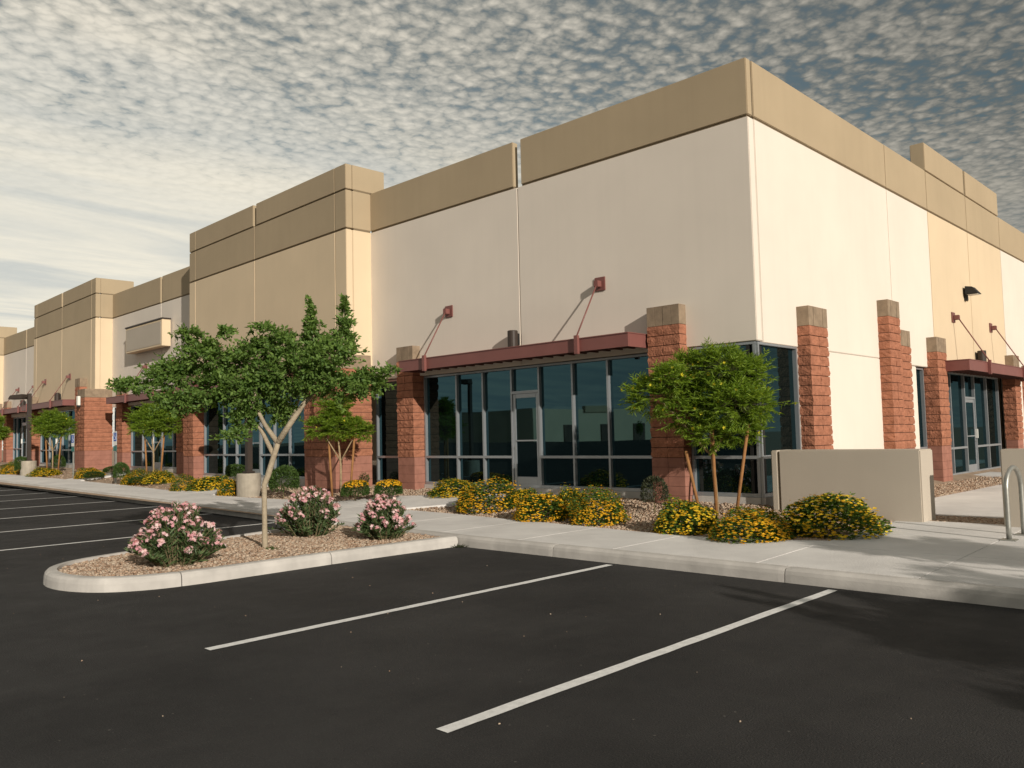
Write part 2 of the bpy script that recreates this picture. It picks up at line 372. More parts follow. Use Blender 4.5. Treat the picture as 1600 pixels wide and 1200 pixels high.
for a, b in zip(ring, ring[1:]+[ring[0]]):
    m.poly([(c0[0], c0[1], .155), (a[0], a[1], za(a[0])+.10), (b[0], b[1], za(b[0])+.10)])
tag(m.build('island_bed', MATS['soil']), kind='structure')

# sidewalk slabs
BP = [(-62, -1.9), (-40, -2.3), (-29, -2.2), (-22, -2.35), (-17.6, -2.62), (-14.6, -2.75), (-13.2, -2.6), (-10.2, -2.1), (-8.4, -2.1), (-7.2, -2.32), (-5.6, -2.34), (-3.67, -2.52), (-2.06, -2.66), (-.63, -2.83), (.58, -2.97), (1.5, -2.92), (2.25, -2.62)]
BY = lambda x: pl(BP, x)
walk = empty('sidewalk'); tag(walk, kind='structure')
def slab(top, dz=0., th=.13):
    return MB().prism([(x, y, G(x, y)+dz) for x, y in top], th).build('slab', MATS['slab'], walk, bevel=.004)
x = -60.; J = .0035
while x < 2.2:
    x2 = min(x+1.72, 2.25)
    if 2.25-x2 < .5: x2 = 2.25
    xs = [x+J]+[q for q, _ in BP if x+.1 < q < x2-.1]+[x2-J]
    slab([(a, KY(a)+.158) for a in xs]+[(a, BY(a)) for a in reversed(xs)])
    x = x2
PLX = [(2.25, 4.0), (4.0, 5.75), (5.75, 7.5), (7.5, 9.5), (9.5, 11.5)]
PLY = [(-4.6, -3.05), (-3.05, -1.5), (-1.5, -.02)]
for a, b in PLX:
    for c, d in PLY:
        t = [(a+J, c+J), (b-J, c+J), (b-J, d-J), (a+J, d-J)]
        slab(t)
for k in range(9):   # walk beside the shaded entrance
    y0 = .95+k*2.6
    slab([(1.32+.02*y0, y0+J), (5.2, y0+J), (5.2, y0+2.6-J), (1.36+.02*y0, y0+2.6-J)])
slab([(.02, 11.9), (1.5, 11.9), (1.5, 13.6), (.02, 13.6)], .012)
slab([(-9.85, -2.08), (-9.1, -1.2), (-7.6, -.72), (-6.4, -.5), (-6.3, -1.45), (-7.2, -2.3), (-8.4, -2.09)], .012)   # walk to the glass door
slab([(-6.39, -.5), (-6.3, .02), (-5.1, .02), (-5.1, -.7), (-5.6, -1.25), (-6.29, -1.45)], .012)
slab([(-17.5, -2.6), (-17.0, -.6), (-15.2, -.6), (-14.9, -2.7)], .012)
slab([(-28.0, -2.25), (-28.0, -.3), (-26.4, -.3), (-26.4, -2.25)], .012)

# gravel bed: sheet + stones
bedx = frange(-60, -14, 2)+frange(-13.5, 5.3, .4)
bed = grid_sheet(bedx, [-4.55, -4.0, -3.4, -3.0, -2.7, -2.2, -1.8, -1.4, -1.0, -.5, 0, .6, 1.2, 1.9], lambda x, y: G(x, y)-.035+.006*math.sin(x*7)*math.sin(y*9)).build('gravel_bed', MATS['soil'])
tag(bed, kind='structure')
bed2 = grid_sheet([-.2, .4, .9, 1.4, 2, 4, 6], [1.9, 5, 10, 15, 25], lambda x, y: G(x, y)-.035).build('gravel_bed', MATS['soil']); tag(bed2, kind='structure')
def np_mesh(name, V, F, mats, rnd=None, smooth=False, mi=None):
    me = bpy.data.meshes.new(name); V = np.asarray(V, np.float32); F = np.asarray(F, np.int32); k = F.shape[1]
    me.vertices.add(len(V)); me.vertices.foreach_set('co', V.ravel())
    me.loops.add(F.size); me.loops.foreach_set('vertex_index', F.ravel())
    me.polygons.add(len(F)); me.polygons.foreach_set('loop_start', np.arange(0, F.size, k, dtype=np.int32)); me.polygons.foreach_set('loop_total', np.full(len(F), k, np.int32))
    if mi is not None: me.polygons.foreach_set('material_index', np.asarray(mi, np.int32))
    if smooth: me.polygons.foreach_set('use_smooth', np.ones(len(F), bool))
    for m in (mats if isinstance(mats, (list, tuple)) else [mats]): me.materials.append(m)
    if rnd is not None:
        a = me.attributes.new('rnd', 'FLOAT', 'POINT'); a.data.foreach_set('value', np.asarray(rnd, np.float32))
    me.update(calc_edges=True); return me
def stones(name, P, size, label):
    n = len(P); base = np.array([(-1, -1, -.7), (1, -1, -.7), (1, 1, -.7), (-1, 1, -.7), (-.7, -.7, .7), (.7, -.7, .7), (.7, .7, .7), (-.7, .7, .7)])*.5
    V = base[None]*RNG.uniform(.65, 1.25, (n, 8, 3)); a = RNG.uniform(0, 6.28, n); ca, sa = np.cos(a), np.sin(a)
    sz = (size[0]+(size[1]-size[0])*RNG.random(n)**1.6)[:, None, None]*RNG.uniform(.7, 1.3, (n, 1, 3))
    V = V*sz; X = V[..., 0]*ca[:, None]-V[..., 1]*sa[:, None]; Y = V[..., 0]*sa[:, None]+V[..., 1]*ca[:, None]
    V = np.stack([X, Y, V[..., 2]*.8], -1)+P[:, None, :]
    Fb = np.array([(0, 3, 2, 1), (4, 5, 6, 7), (0, 1, 5, 4), (1, 2, 6, 5), (2, 3, 7, 6), (3, 0, 4, 7)])
    F = (Fb[None]+8*np.arange(n)[:, None, None]).reshape(-1, 4)
    me = np_mesh(name, V.reshape(-1, 3), F, MATS['gravel'], np.repeat(RNG.random(n), 8))
    return tag(link(name, me), label, 'gravel', kind='stuff')
def bedz(x, y):
    # island bed cone height (matches the triangles well enough)
    d = min(1., math.hypot((x+4.3)/1.75, (y+7.2)/2.7)); return .155-.055*d*d
pts = []
while len(pts) < 15000:
    x = random.uniform(-6.4, -2.7); y = random.uniform(-10.1, -4.6)
    if inside(ISL_IN, x, y) and y < -4.7: pts.append((x, y, bedz(x, y)+za(x)+.004+random.uniform(-.004, .012)))
stones('gravel', np.array(pts), (.022, .05), 'pinkish tan gravel covering the kerbed planting island')
PATHS = [[(-9.85, -2.08), (-9.1, -1.2), (-7.6, -.72), (-6.4, -.5), (-6.3, .02), (-5.1, .02), (-5.1, -.7), (-5.6, -1.25), (-6.3, -1.45), (-7.2, -2.3), (-8.4, -2.09)], [(-17.5, -2.7), (-17.0, -.6), (-15.2, -.6), (-14.9, -2.7)], [(-28.0, -2.25), (-28.0, -.3), (-26.4, -.3), (-26.4, -2.25)]]
pts = []
while len(pts) < 26000:
    x = 2.2-17*random.random()**1.5; y = random.uniform(BY(min(x, 2.2)), .1)
    if any(inside(p, x, y) for p in PATHS): continue
    pts.append((x, y, G(x, y)-.022+random.uniform(-.006, .012)))
while len(pts) < 29000:
    x = -14-34*random.random(); y = random.uniform(BY(x), -.2); 
    if any(inside(p, x, y) for p in PATHS): continue
    pts.append((x, y, G(x, y)-.02))
while len(pts) < 33000:
    x = random.uniform(2.2, 4.6); y = random.uniform(.0, .93); pts.append((x, y, G(x, y)-.02+random.uniform(-.006, .01)))
while len(pts) < 37000:
    y = random.uniform(.95, 14); x = random.uniform(.3, 1.3+.02*y); pts.append((x, y, G(x, y)-.02))
stones('gravel', np.array(pts), (.020, .046), 'tan gravel spread between the sidewalk and the storefronts')
# a little debris on the asphalt
pts = [(random.uniform(-8, 6), random.uniform(-11.5, -5.2), .004) for _ in range(60)]
pts = [p for p in pts if not inside(ISL, p[0], p[1])]
stones('pebbles', np.array([(x, y, za(x)+.006) for x, y, z in pts]), (.005, .013), 'scattered pebbles lying on the dark asphalt')

# ------------------------------------------------------------------ building
H1, H2, HS, HA = 8.36, 7.30, 3.25, 9.05
bld = empty('commercial_building'); tag(bld, 'long cream and tan tilt-up commercial building with red block pillars', 'building')
class Sec:
    def __init__(s, O, E, zf, out=None):
        s.O = Vector((*O, 0)); d = Vector((*E, 0))-s.O; s.L = d.length; s.d = d.normalized()
        s.n = Vector((*out, 0)) if out else Vector((s.d.y, -s.d.x, 0))
        if not out and s.n.y > 0: s.n = -s.n
        s.zf = zf
    def __call__(s, u, wd, z):
        p = s.O+s.d*u+s.n*wd; return (p.x, p.y, z)
MAIN = Sec((0, 0), (-11.24, 0), .42)
SA = Sec((-11.24, -.78), (-21.15, -.49), .50)
SC = Sec((-21.20, .42), (-31.12, .60), .62)
SB = Sec((-31.12, -.11), (-40.7, .21), .73)
SD = Sec((-40.7, 1.05), (-50.1, 1.25), .83)
SE = Sec((-50.1, .5), (-60, .8), .93)
RT = Sec((0, 0), (0, 26), .26, out=(1, 0))
GAP = .009
def panel(T, u0, u1, z0, z1, m, th=.2, w0=0., name='wall_panel'):
    return MB().box((u0+GAP, w0, z0), (u1-GAP, w0-th, z1), T).build(name, MATS[m], bld, bevel=.012)
def backing(T, u0, u1, z0, z1, m='groove', w0=-.03, th=.14):
    return MB().box((u0, w0, z0), (u1, w0-th, z1), T).build('joint_backing', MATS[m], bld)
# low sections: cream walls, tan band
def low_section(T, ulo, uhi, joint, zs, bandgap=.22, u_end=None):
    backing(T, ulo+.05, joint-bandgap/2-.02, zs+.02, H1-.25); backing(T, joint+bandgap/2+.02, uhi-.02, zs+.02, H1-.25)
    backing(T, joint-.3, joint+.3, zs+.02, H2-.1, 'cream', -.022, .1)
    for a, b in ((ulo, joint), (joint, uhi)):
        panel(T, a, b, zs, H2-.022, 'cream')
        g0 = bandgap/2 if a == joint else 0; g1 = bandgap/2 if b == joint else 0
        panel(T, a+g0, b-g1, H2+.022, H1, 'band', .17, 0, 'parapet_panel')
low_section(MAIN, 0.0, MAIN.L, 5.70, HS)
low_section(SC, 0.0, SC.L, 4.6, HS+.1, .16)
low_section(SD, 0.0, SD.L, 4.6, HS+.2, .14)
# tall sections: tan walls, two tan bands
def tall_section(T, zs, dep, mid=5.1):
    c = [0, .55, mid, T.L-.5, T.L]
    backing(T, .06, mid-.12, zs+.02, HA-.2); backing(T, mid+.12, T.L-.05, zs+.02, HA-.2); backing(T, mid-.3, mid+.3, zs+.02, H1-.1)
    for a, b in zip(c, c[1:]):
        panel(T, a, b, zs, H2-.022, 'tan_wall')
        panel(T, a, b, H2+.022, H1-.018, 'band', .2, 0, 'parapet_panel')
        g0 = .09 if a == mid else 0; g1 = .09 if b == mid else 0
        panel(T, a+g0, b-g1, H1+.018, HA, 'band', .2, 0, 'parapet_panel')
    # return walls at both ends
    for e, s in ((0, 1), (T.L, -1)):
        for z0, z1, mm, dd, nm in ((zs, H2-.022, 'tan_wall', dep, 'wall_panel'), (H2+.022, H1-.018, 'band', dep, 'parapet_panel'), (H1+.018, HA, 'band', dep+.45, 'parapet_panel')):
            MB().box((e+s*.002, -.205, z0), (e+s*.2, -dd, z1), T).build(nm, MATS[mm], bld, bevel=.012)
        MB().box((e+s*.02, -.25, zs+.05), (e+s*.15, -dep+.02, HA-.2), T).build('joint_backing', MATS['groove'], bld)
tall_section(SA, HS+.05, .80)
tall_section(SB, HS+.15, 1.16, 4.8)
tall_section(SE, HS+.2, 1.0)
# right-hand facade
RJ = [.2, 6.64, 9.54, 13.0, 16.55, 20, 26]
backing(RT, .25, 26, 3.2, H1-.25); backing(RT, 1.6, 7.9, .3, 3.19); backing(RT, 16.7, 26, .3, 3.19)
def rpanel(a, b, z0, z1, m): panel(RT, a, b, z0, z1, m)
for i, (a, b) in enumerate(zip(RJ, RJ[1:])):
    m_ = 'tan_wall' if 9.5 < a < 16 else 'cream'
    zb = HS if a < 1 else 3.28
    if a < 1:
        rpanel(a, b, 3.222, H2-.022, m_); rpanel(1.56, 6.64, .25, 3.214, m_)
    elif a < 7: rpanel(a, b, 3.16, H2-.022, m_); rpanel(a, 8.05, .25, 3.14, m_)
    elif a < 16: rpanel(a, b, 3.16, H2-.022, m_)
    else: rpanel(a, b, .25, H2-.022, m_)
    panel(RT, a, b, H2+.022, H1 if not (9.5 < a < 16) else H1-.01, 'band', .17, 0, 'parapet_panel')
panel(RT, 9.54, 12.93, H1+.02, 9.12, 'band', .35, 0, 'parapet_panel'); panel(RT, 13.07, 16.55, H1+.02, 9.12, 'band', .35, 0, 'parapet_panel')
# roof deck behind the parapets
MB().box((-11.0, .25, 7.2), (-.3, 25.9, 7.35)).build('roof', MATS['roof'], bld)
MB().box((-60, 1.9, 7.2), (-11.02, 25.9, 7.35)).build('roof', MATS['roof'], bld)
MB().box((-60, 25.8, 0), (-.05, 26.0, 7.9)).build('rear_wall', MATS['tan_wall'], bld)

# --- block pillars
def block_mesh(name, wd, dp, h, matname, amp, seed, nx=4, nz=3):
    """one split-face block: rough on its four upright faces"""
    rr = random.Random(seed); bm = bmesh.new(); bmesh.ops.create_cube(bm, size=1)
    if amp:
        bmesh.ops.subdivide_edges(bm, edges=[e for e in bm.edges if abs((e.verts[0].co-e.verts[1].co).z) < .1], cuts=3, use_grid_fill=True)
        bmesh.ops.subdivide_edges(bm, edges=[e for e in bm.edges if abs((e.verts[0].co-e.verts[1].co).z) > .5], cuts=2, use_grid_fill=True)
        for v in bm.verts:
            if abs(v.co.z) > .49 and max(abs(v.co.x), abs(v.co.y)) < .49: continue
            k = .35 if abs(v.co.z) > .49 else 1
            if abs(v.co.x) > .49: v.co.x += math.copysign(rr.uniform(-.3, 1)*amp/wd*k, v.co.x)
            if abs(v.co.y) > .49: v.co.y += math.copysign(rr.uniform(-.3, 1)*amp/dp*k, v.co.y)
    for v in bm.verts: v.co = Vector((v.co.x*wd, v.co.y*dp, v.co.z*h))
    bmesh.ops.triangulate(bm, faces=bm.faces)
    me = bpy.data.meshes.new(name); bm.to_mesh(me); bm.free(); me.materials.append(MATS[matname]); return me
def pillar(T, u0, u1, wf, wb, zb, ztop, zsmooth, ncol=2, single=True, rough_n=None, name='pillar'):
    wd = (u1-u0)/ncol; dp = wf-wb; hc = .37; zc = ztop-hc
    nr = rough_n or max(1, round((zc-zsmooth)/.1915)); h = (zc-zsmooth)/nr; nb = max(1, round((zsmooth-zb)/.19)); hb = (zsmooth-zb)/nb
    core = MB().box((u0+.016, wf-.02, zb-.2), (u1-.016, wb, ztop-.03), T).build(name, MATS['mortar'], bld)
    variants = [block_mesh('block', wd-.022, dp-.004, h-.014, 'cmu', .022, 31*k+int(u0*10), 4, 3) for k in range(5)]
    bases = [block_mesh('base_block', wd-.006, dp-.012, hb-.006, 'cmu_base', 0, 0)]
    caps = [block_mesh('cap_block', (u1-u0)/4-.008, dp-.002, hc, 'cmu_cap', 0, 0)]
    rz = math.atan2(T.d.y, T.d.x); J = []
    for c in range(ncol):
        u = u0+wd*(c+.5)
        for r in range(nr):
            J.append(('block', random.choice(variants), T(u, (wf+wb)/2, zsmooth+h*(r+.5)), rz+math.pi*random.randint(0, 1)))
        for r in range(nb): J.append(('base_block', bases[0], T(u, (wf+wb)/2-.004, zb+hb*(r+.5)), rz))
    for c in range(4): J.append(('cap_block', caps[0], T(u0+(u1-u0)*(c+.5)/4, (wf+wb)/2+.004*(c % 2), zc+hc/2), rz))
    if single:
        for n, me, p, a in J: link(n, me, core, p, a)
    else:
        for nm in ('block', 'base_block', 'cap_block'):
            vs = []; fs = []; ml = None
            for n, me, p, a in J:
                if n != nm: continue
                M = Matrix.Translation(p) @ Matrix.Rotation(a, 4, 'Z'); i0 = len(vs)
                vs += [tuple(M @ v.co) for v in me.vertices]; fs += [tuple(i0+k for k in f.vertices) for f in me.polygons]; ml = me.materials[0]
            me2 = bpy.data.meshes.new('blockwork'); me2.from_pydata(vs, [], fs); me2.materials.append(ml)
            o = link('blockwork', me2, core); o['kind'] = 'stuff'
    return core
pillar(MAIN, 1.43, 2.15, .24, -.25, .32, 4.06, 1.20)
pillar(MAIN, 9.22, 9.87, .24, -.25, .36, 4.0, 1.20)
pillar(RT, 1.57, 2.39, .24, -.1, .2, 3.99, 1.17)
pillar(RT, 5.67, 6.38, .24, -.1, .2, 4.53, 1.17)
pillar(RT, 6.62, 7.36, .12, -.1, .2, 3.94, 1.17)
pillar(RT, 8.89, 9.64, .24, -.1, .2, 3.91, 1.17)
pillar(RT, 16.3, 17.0, .24, -.1, .2, 3.85, 1.17, single=False)
pillar(RT, 18.3, 19.0, .24, -.1, .2, 3.6, 1.17, single=False)
# corner pier of the tall sections (two shafts and a deep return)
def pier(T, zf, k=1.):
    pillar(T, -.02, .98, .42, -.72, zf-.08, zf+3.42, zf+.74, 3, single=False)
    pillar(T, 1.07, 1.72, .30, -.2, zf-.08, zf+3.95, zf+.74, 2, single=False)
pier(SA, .5); pier(SB, .73); pier(SE, .93)
for T in (SA, SB, SE):
    pillar(T, T.L-.92, T.L-.52, .26, -.2, T.zf-.08, T.zf+3.5, T.zf+.74, 1, single=False)
    pillar(T, T.L-.50, T.L-.02, .22, -.2, T.zf-.08, T.zf+3.5, T.zf+.74, 1, single=False)
for T in (SC, SD):
    pillar(T, 1.9, 2.6, .24, -.25, T.zf-.08, T.zf+3.58, T.zf+.74, 2, single=False)
    pillar(T, T.L-1.9, T.L-1.2, .24, -.25, T.zf-.08, T.zf+3.58, T.zf+.74, 2, single=False)

# --- storefront glazing
def storefront(T, us, z0, z1, zm, door=None, w0=-.10, label=None, fr=.046, handle=True, hand_w=True):
    """us: mullion positions; door: index of the bay that holds a door"""
    f = MB(); fd = .11
    a, b = us[0], us[-1]
    f.box((a, w0, z1-fr), (b, w0-fd, z1), T)
    win = f.build('window', MATS['alu'], bld, bevel=.004)
    MB().box((a, w0, z0), (b, w0-fd, z0+fr+.02), T).build('sill_rail', MATS['alu'], win, bevel=.004)
    MB().box((a, w0+.03, z0-.35), (b, w0-fd-.05, z0-.002), T).build('sill', MATS['kerb'], win)
    for i, u in enumerate(us):
        x0 = a if i == 0 else (b-fr if i == len(us)-1 else u-fr/2)
        MB().box((x0, w0+.002, z0+fr+.021), (x0+fr, w0-fd, z1-fr-.001), T).build('mullion', MATS['alu'], win)
    for i in range(len(us)-1):
        lo = us[i]+(fr if i == 0 else fr/2)+.001; hi = us[i+1]-(fr if i == len(us)-2 else fr/2)-.001
        gz = w0-.075
        def pane(za_, zb_): MB().box((lo-.004, gz, za_), (hi+.004, gz-.02, zb_), T).build('pane', MATS['glass'], win)
        if i == door:
            zt = z0+2.10
            MB().box((lo, w0, zt), (hi, w0-fd, zt+.06), T).build('transom', MATS['alu'], win)
            pane(zt+.06, z1-fr)
            d = MB(); s = .085
            d.box((lo+.005, w0-.02, z0+.03), (lo+s, w0-.07, zt-.006), T); d.box((hi-s, w0-.02, z0+.03), (hi-.005, w0-.07, zt-.006), T)
            d.box((lo+s+.001, w0-.02, zt-.1), (hi-s-.001, w0-.07, zt-.006), T); d.box((lo+s+.001, w0-.02, z0+.03), (hi-s-.001, w0-.07, z0+.24), T)
            do = d.build('door', MATS['alu'], bld, bevel=.004)
            MB().box((lo+s-.004, w0-.04, z0+.236), (hi-s+.004, w0-.055, zt-.096), T).build('pane', MATS['glass'], do)
            MB().box((lo+s-.002, w0-.012, z0+1.03), (hi-s+.002, w0-.036, z0+1.06), T).build('push_bar', MATS['alu'], do)
            if handle: MB().box((hi-.07, w0+.05, z0+.98), (hi-.03, w0-.018, z0+1.24), T).build('handle', MATS['sign_white'], do)
            lk = MB().box((hi-.06, w0-.005, z0+.86), (hi-.035, w0-.021, z0+.90), T).build('lock', MATS['galv'], do)
        else:
            MB().box((lo, w0+.001, zm-.028), (hi, w0-fd, zm+.028), T).build('rail', MATS['alu'], win)
            pane(z0+fr+.02, zm-.028); pane(zm+.028, z1-fr)
    # reveal closers so nothing shows behind the glass
    MB().box((a, w0-fd-.06, z0-.3), (b, w0-fd-.12, z1+.1), T).build('interior', MATS['black'], win)
    return win
storefront(MAIN, [2.16, 3.40, 4.34, 5.30, 6.14, 7.08, 8.0, 9.21], .52, HS-.02, 1.20, door=3, handle=False)
storefront(MAIN, [9.88, 11.22], .52, HS-.02, 1.20)
storefront(MAIN, [.06, 1.42], .50, HS-.012, 1.20, w0=-.012)
storefront(RT, [.02, 1.555], .50, HS-.02, 1.20, w0=-.012)
storefront(RT, [7.37, 8.1, 8.88], .42, 3.14, 1.13)
storefront(RT, [9.66, 11.0, 12.25, 13.2, 14.45, 15.75], .32, 3.13, 1.06, door=2)
storefront(RT, [17.0, 18.3], .32, 3.13, 1.06)
storefront(SA, [1.72, 2.35, 3.25, 4.15, 5.0, 5.75, 6.6, 7.5, 8.97], .60, HS+.03, 1.28, door=4)
storefront(SC, [2.62, 3.7, 4.8, 5.7, 6.75, 7.98], .72, HS+.08, 1.40, door=2)
storefront(SC, [.25, 1.88], .72, HS+.08, 1.40); storefront(SC, [SC.L-1.18, SC.L-.05], .72, HS+.08, 1.40)
storefront(SB, [1.72, 2.9, 4.0, 5.0, 5.9, 7.1, 8.6], .83, HS+.13, 1.51, door=3)
storefront(SD, [2.62, 3.7, 4.8, 5.7, 6.75, 7.48], .93, HS+.18, 1.61, door=2)

# --- canopies hung on rods
def canopy(T, u0, u1, z0, z1, proj, rods, za_wall=4.74, skew=0.):
    c = MB()
    c.box((u0+.02, proj-.06, z0+.06), (u1-.02, .02, z1-.07), T)
    top = c.build('canopy', MATS['soffit'], bld)
    MB().box((u0, proj, z0), (u1, proj-.045, z1-.012), T).build('fascia', MATS['maroon'], top)
    for u in (u0, u1):
        s = .045 if u == u0 else -.045
        MB().box((u, proj-.047, z0), (u+s, -.0+.03, z1-.012), T).build('fascia', MATS['maroon'], top)
    MB().box((u0-.012, proj+.014, z1-.011), (u1+.012, .03, z1+.008), T).build('top_flashing', MATS['maroon'], top)
    n = int((u1-u0)/.3)
    for i in range(n):   # soffit ribs
        a = u0+.06+(u1-u0-.12)*i/n
        MB().box((a, proj-.07, z0+.03), (a+.05, .05, z0+.058), T).build('soffit_rib', MATS['soffit'], top)
    for u in rods:
        MB().box((u-.055, proj+.075, z0-.05), (u+.035, proj+.001, z1+.06), T).build('clevis', MATS['maroon'], top, bevel=.005)
        pl_ = MB().box((u-.13, .03, za_wall-.14), (u+.13, .002, za_wall+.14), T).build('anchor_plate', MATS['maroon'], top, bevel=.005)
        MB().box((u-.055, .17, za_wall-.075), (u+.055, .031, za_wall+.055), T).build('knuckle', MATS['maroon'], pl_, bevel=.01)
        a = T(u-.01, .15, za_wall-.04); b = T(u-.01, proj+.04, z1+.03)
        MB().tube([a, b], .016, 7).build('tie_rod', MATS['maroon'], top, smooth=True)
canopy(MAIN, 2.20, 9.05, 3.30, 3.56, .80, [3.42, 8.07])
canopy(RT, 9.50, 17.8, 3.06, 3.33, .80, [11.19, 14.86], 4.62)
canopy(SA, 1.75, 9.0, 3.36, 3.62, .80, [3.0, 7.6], 4.80)
canopy(SC, 2.62, 8.3, 3.42, 3.68, .80, [3.3, 6.1], 4.85)
canopy(SB, 1.75, 8.5, 3.50, 3.76, .80, [3.5, 7.4], 4.92)
canopy(SD, 2.4, 7.8, 3.6, 3.86, .80, [2.8, 6.0], 5.0)

# --- wall-mounted things
def down_light(T, u, z, label):
    o = empty('wall_light', T(u, 0, z)); tag(o, label, 'wall light', 'wall lights above the canopies')
    M = Matrix.Translation(-Vector(T(u, 0, z)))
    b = MB(); b.box((u-.07, .06, z-.13), (u+.07, .001, z+.13), T); q = b.build('back_box', MATS['black'], o, bevel=.01); q.matrix_parent_inverse = M
    t = MB(); c = T(u+.0, .16, z); t.tube([(c[0], c[1], z-.21), (c[0], c[1], z+.18), (c[0], c[1], z+.19)], [.115, .115, .10], 16)
    q = t.build('shade', MATS['dark_metal'], o, smooth=False); q.matrix_parent_inverse = M
down_light(MAIN, 5.80, 3.83, 'small dark cylinder light on cream wall above the entrance canopy nearest the corner')
down_light(RT, 13.15, 3.62, 'small dark light above the maroon canopy on the sunlit side wall')
down_light(SB, 4.9, 4.05, 'tiny dark light above the distant canopy, beside the dark parking lot lamp')
down_light(SD, 4.6, 4.15, 'tiny dark light above the farthest canopy at the left edge')
# shoebox wall pack on the right facade
o = empty('wall_pack_light', (0, 12.4, 5.45)); tag(o, 'black wedge-shaped floodlight fixed high on the tan side wall', 'floodlight')
b = MB(); b.hexa([(.06, 12.22, 5.36), (.40, 12.22, 5.36), (.40, 12.58, 5.36), (.06, 12.58, 5.36), (.06, 12.22, 5.60), (.24, 12.25, 5.57), (.24, 12.55, 5.57), (.06, 12.58, 5.60)])
q = b.build('housing', MATS['black'], o, bevel=.01); q.matrix_parent_inverse = Matrix.Translation((0, -12.4, -5.45))
q = MB().box((.0, 12.33, 5.20), (.08, 12.47, 5.55)).build('bracket', MATS['black'], o, bevel=.008); q.matrix_parent_inverse = Matrix.Translation((0, -12.4, -5.45))
q = MB().box((.10, 12.26, 5.345), (.37, 12.54, 5.359)).build('lens', MATS['sign_white'], o); q.matrix_parent_inverse = Matrix.Translation((0, -12.4, -5.45))
# white sconce on the second pier
T = SB; P0 = Vector(T(.55, .42, 3.5)); o = empty('wall_sconce', P0); tag(o, 'white upright light box on the distant red block pier', 'wall light')
for n, a, b_, mm in (('diffuser', (.45, .56, 3.45), (.65, .45, 3.85), 'white_glow'), ('base', (.47, .54, 3.37), (.63, .45, 3.449), 'black')):
    q = MB().box(a, b_, T).build(n, MATS[mm], o, bevel=.008); q.matrix_parent_inverse = Matrix.Translation(-P0)
# blank sign cabinet
T = SC; P0 = Vector(T(5, 0, 5.4)); o = empty('sign_cabinet', P0); tag(o, 'blank tan rectangular sign box mounted on the cream wall', 'sign')
for n, a, b_, mm in (('cabinet', (3.55, .40, 5.47), (7.25, .06, 6.50), 'tan_wall'), ('face', (3.63, .412, 5.54), (7.17, .401, 6.42), 'wall_grey'), ('trim', (3.52, .43, 6.503), (7.28, .05, 6.56), 'dark_metal')):
    q = MB().box(a, b_, T).build(n, MATS[mm], o, bevel=.006); q.matrix_parent_inverse = Matrix.Translation(-P0)
q = MB().box((3.7, .06, 5.6), (3.9, .0, 6.4), T).box((6.9, .06, 5.6), (7.1, .0, 6.4), T).build('mount', MATS['dark_metal'], o); q.matrix_parent_inverse = Matrix.Translation(-P0)

# --- low screen walls
def low_wall(x0, x1, y0, y1, zt, label, joint=None):
    P0 = Vector(((x0+x1)/2, (y0+y1)/2, .2)); o = empty('screen_wall', P0); tag(o, label, 'wall')
    seg = [(x0, joint-.012), (joint+.012, x1)] if joint else [(x0, x1)]
    for a, b in seg:
        q = MB().box((a, y0, .0), (b, y1, zt)).build('wall_panel', MATS['wall_grey'], o, bevel=.018); q.matrix_parent_inverse = Matrix.Translation(-P0)
    if joint:
        q = MB().box((joint-.02, y0+.03, .0), (joint+.02, y1-.03, zt-.03)).build('joint_filler', MATS['groove'], o); q.matrix_parent_inverse = Matrix.Translation(-P0)
low_wall(.27, 2.66, -.235, .34, 1.325, 'low smooth grey-tan screen wall standing before the building corner', .40)
low_wall(3.72, 6.4, -.235, .12, 1.325, 'low screen wall cut by the right edge behind the bike rack')
# bike rack: bent pipe hoop on two flanges
rk = empty('bike_rack', (4.18, -1.15, .23)); tag(rk, 'galvanised pipe bike rack hoop at the right edge of the sidewalk', 'bike rack')
a0 = Vector((4.09, -1.56, 0)); a1 = Vector((4.13, -1.0, 0)); pts = []
for i in range(5): pts.append((a0.x, a0.y, .23+.62*i/4))
for i in range(1, 12):
    an = math.pi*i/12; c = a0.lerp(a1, (1-math.cos(an))/2); pts.append((c.x, c.y, .85+.27*math.sin(an)))
for i in range(5): pts.append((a1.x, a1.y, .85-.62*i/4))
q = MB().tube(pts, .031, 14).build('hoop', MATS['galv'], rk, smooth=True); q.matrix_parent_inverse = Matrix.Translation((-4.18, 1.15, -.23))
for a in (a0, a1):
    q = MB().box((a.x-.09, a.y-.09, G(a.x, a.y)-.01), (a.x+.09, a.y+.09, G(a.x, a.y)+.012)).build('flange', MATS['galv'], rk, bevel=.004); q.matrix_parent_inverse = Matrix.Translation((-4.18, 1.15, -.23))

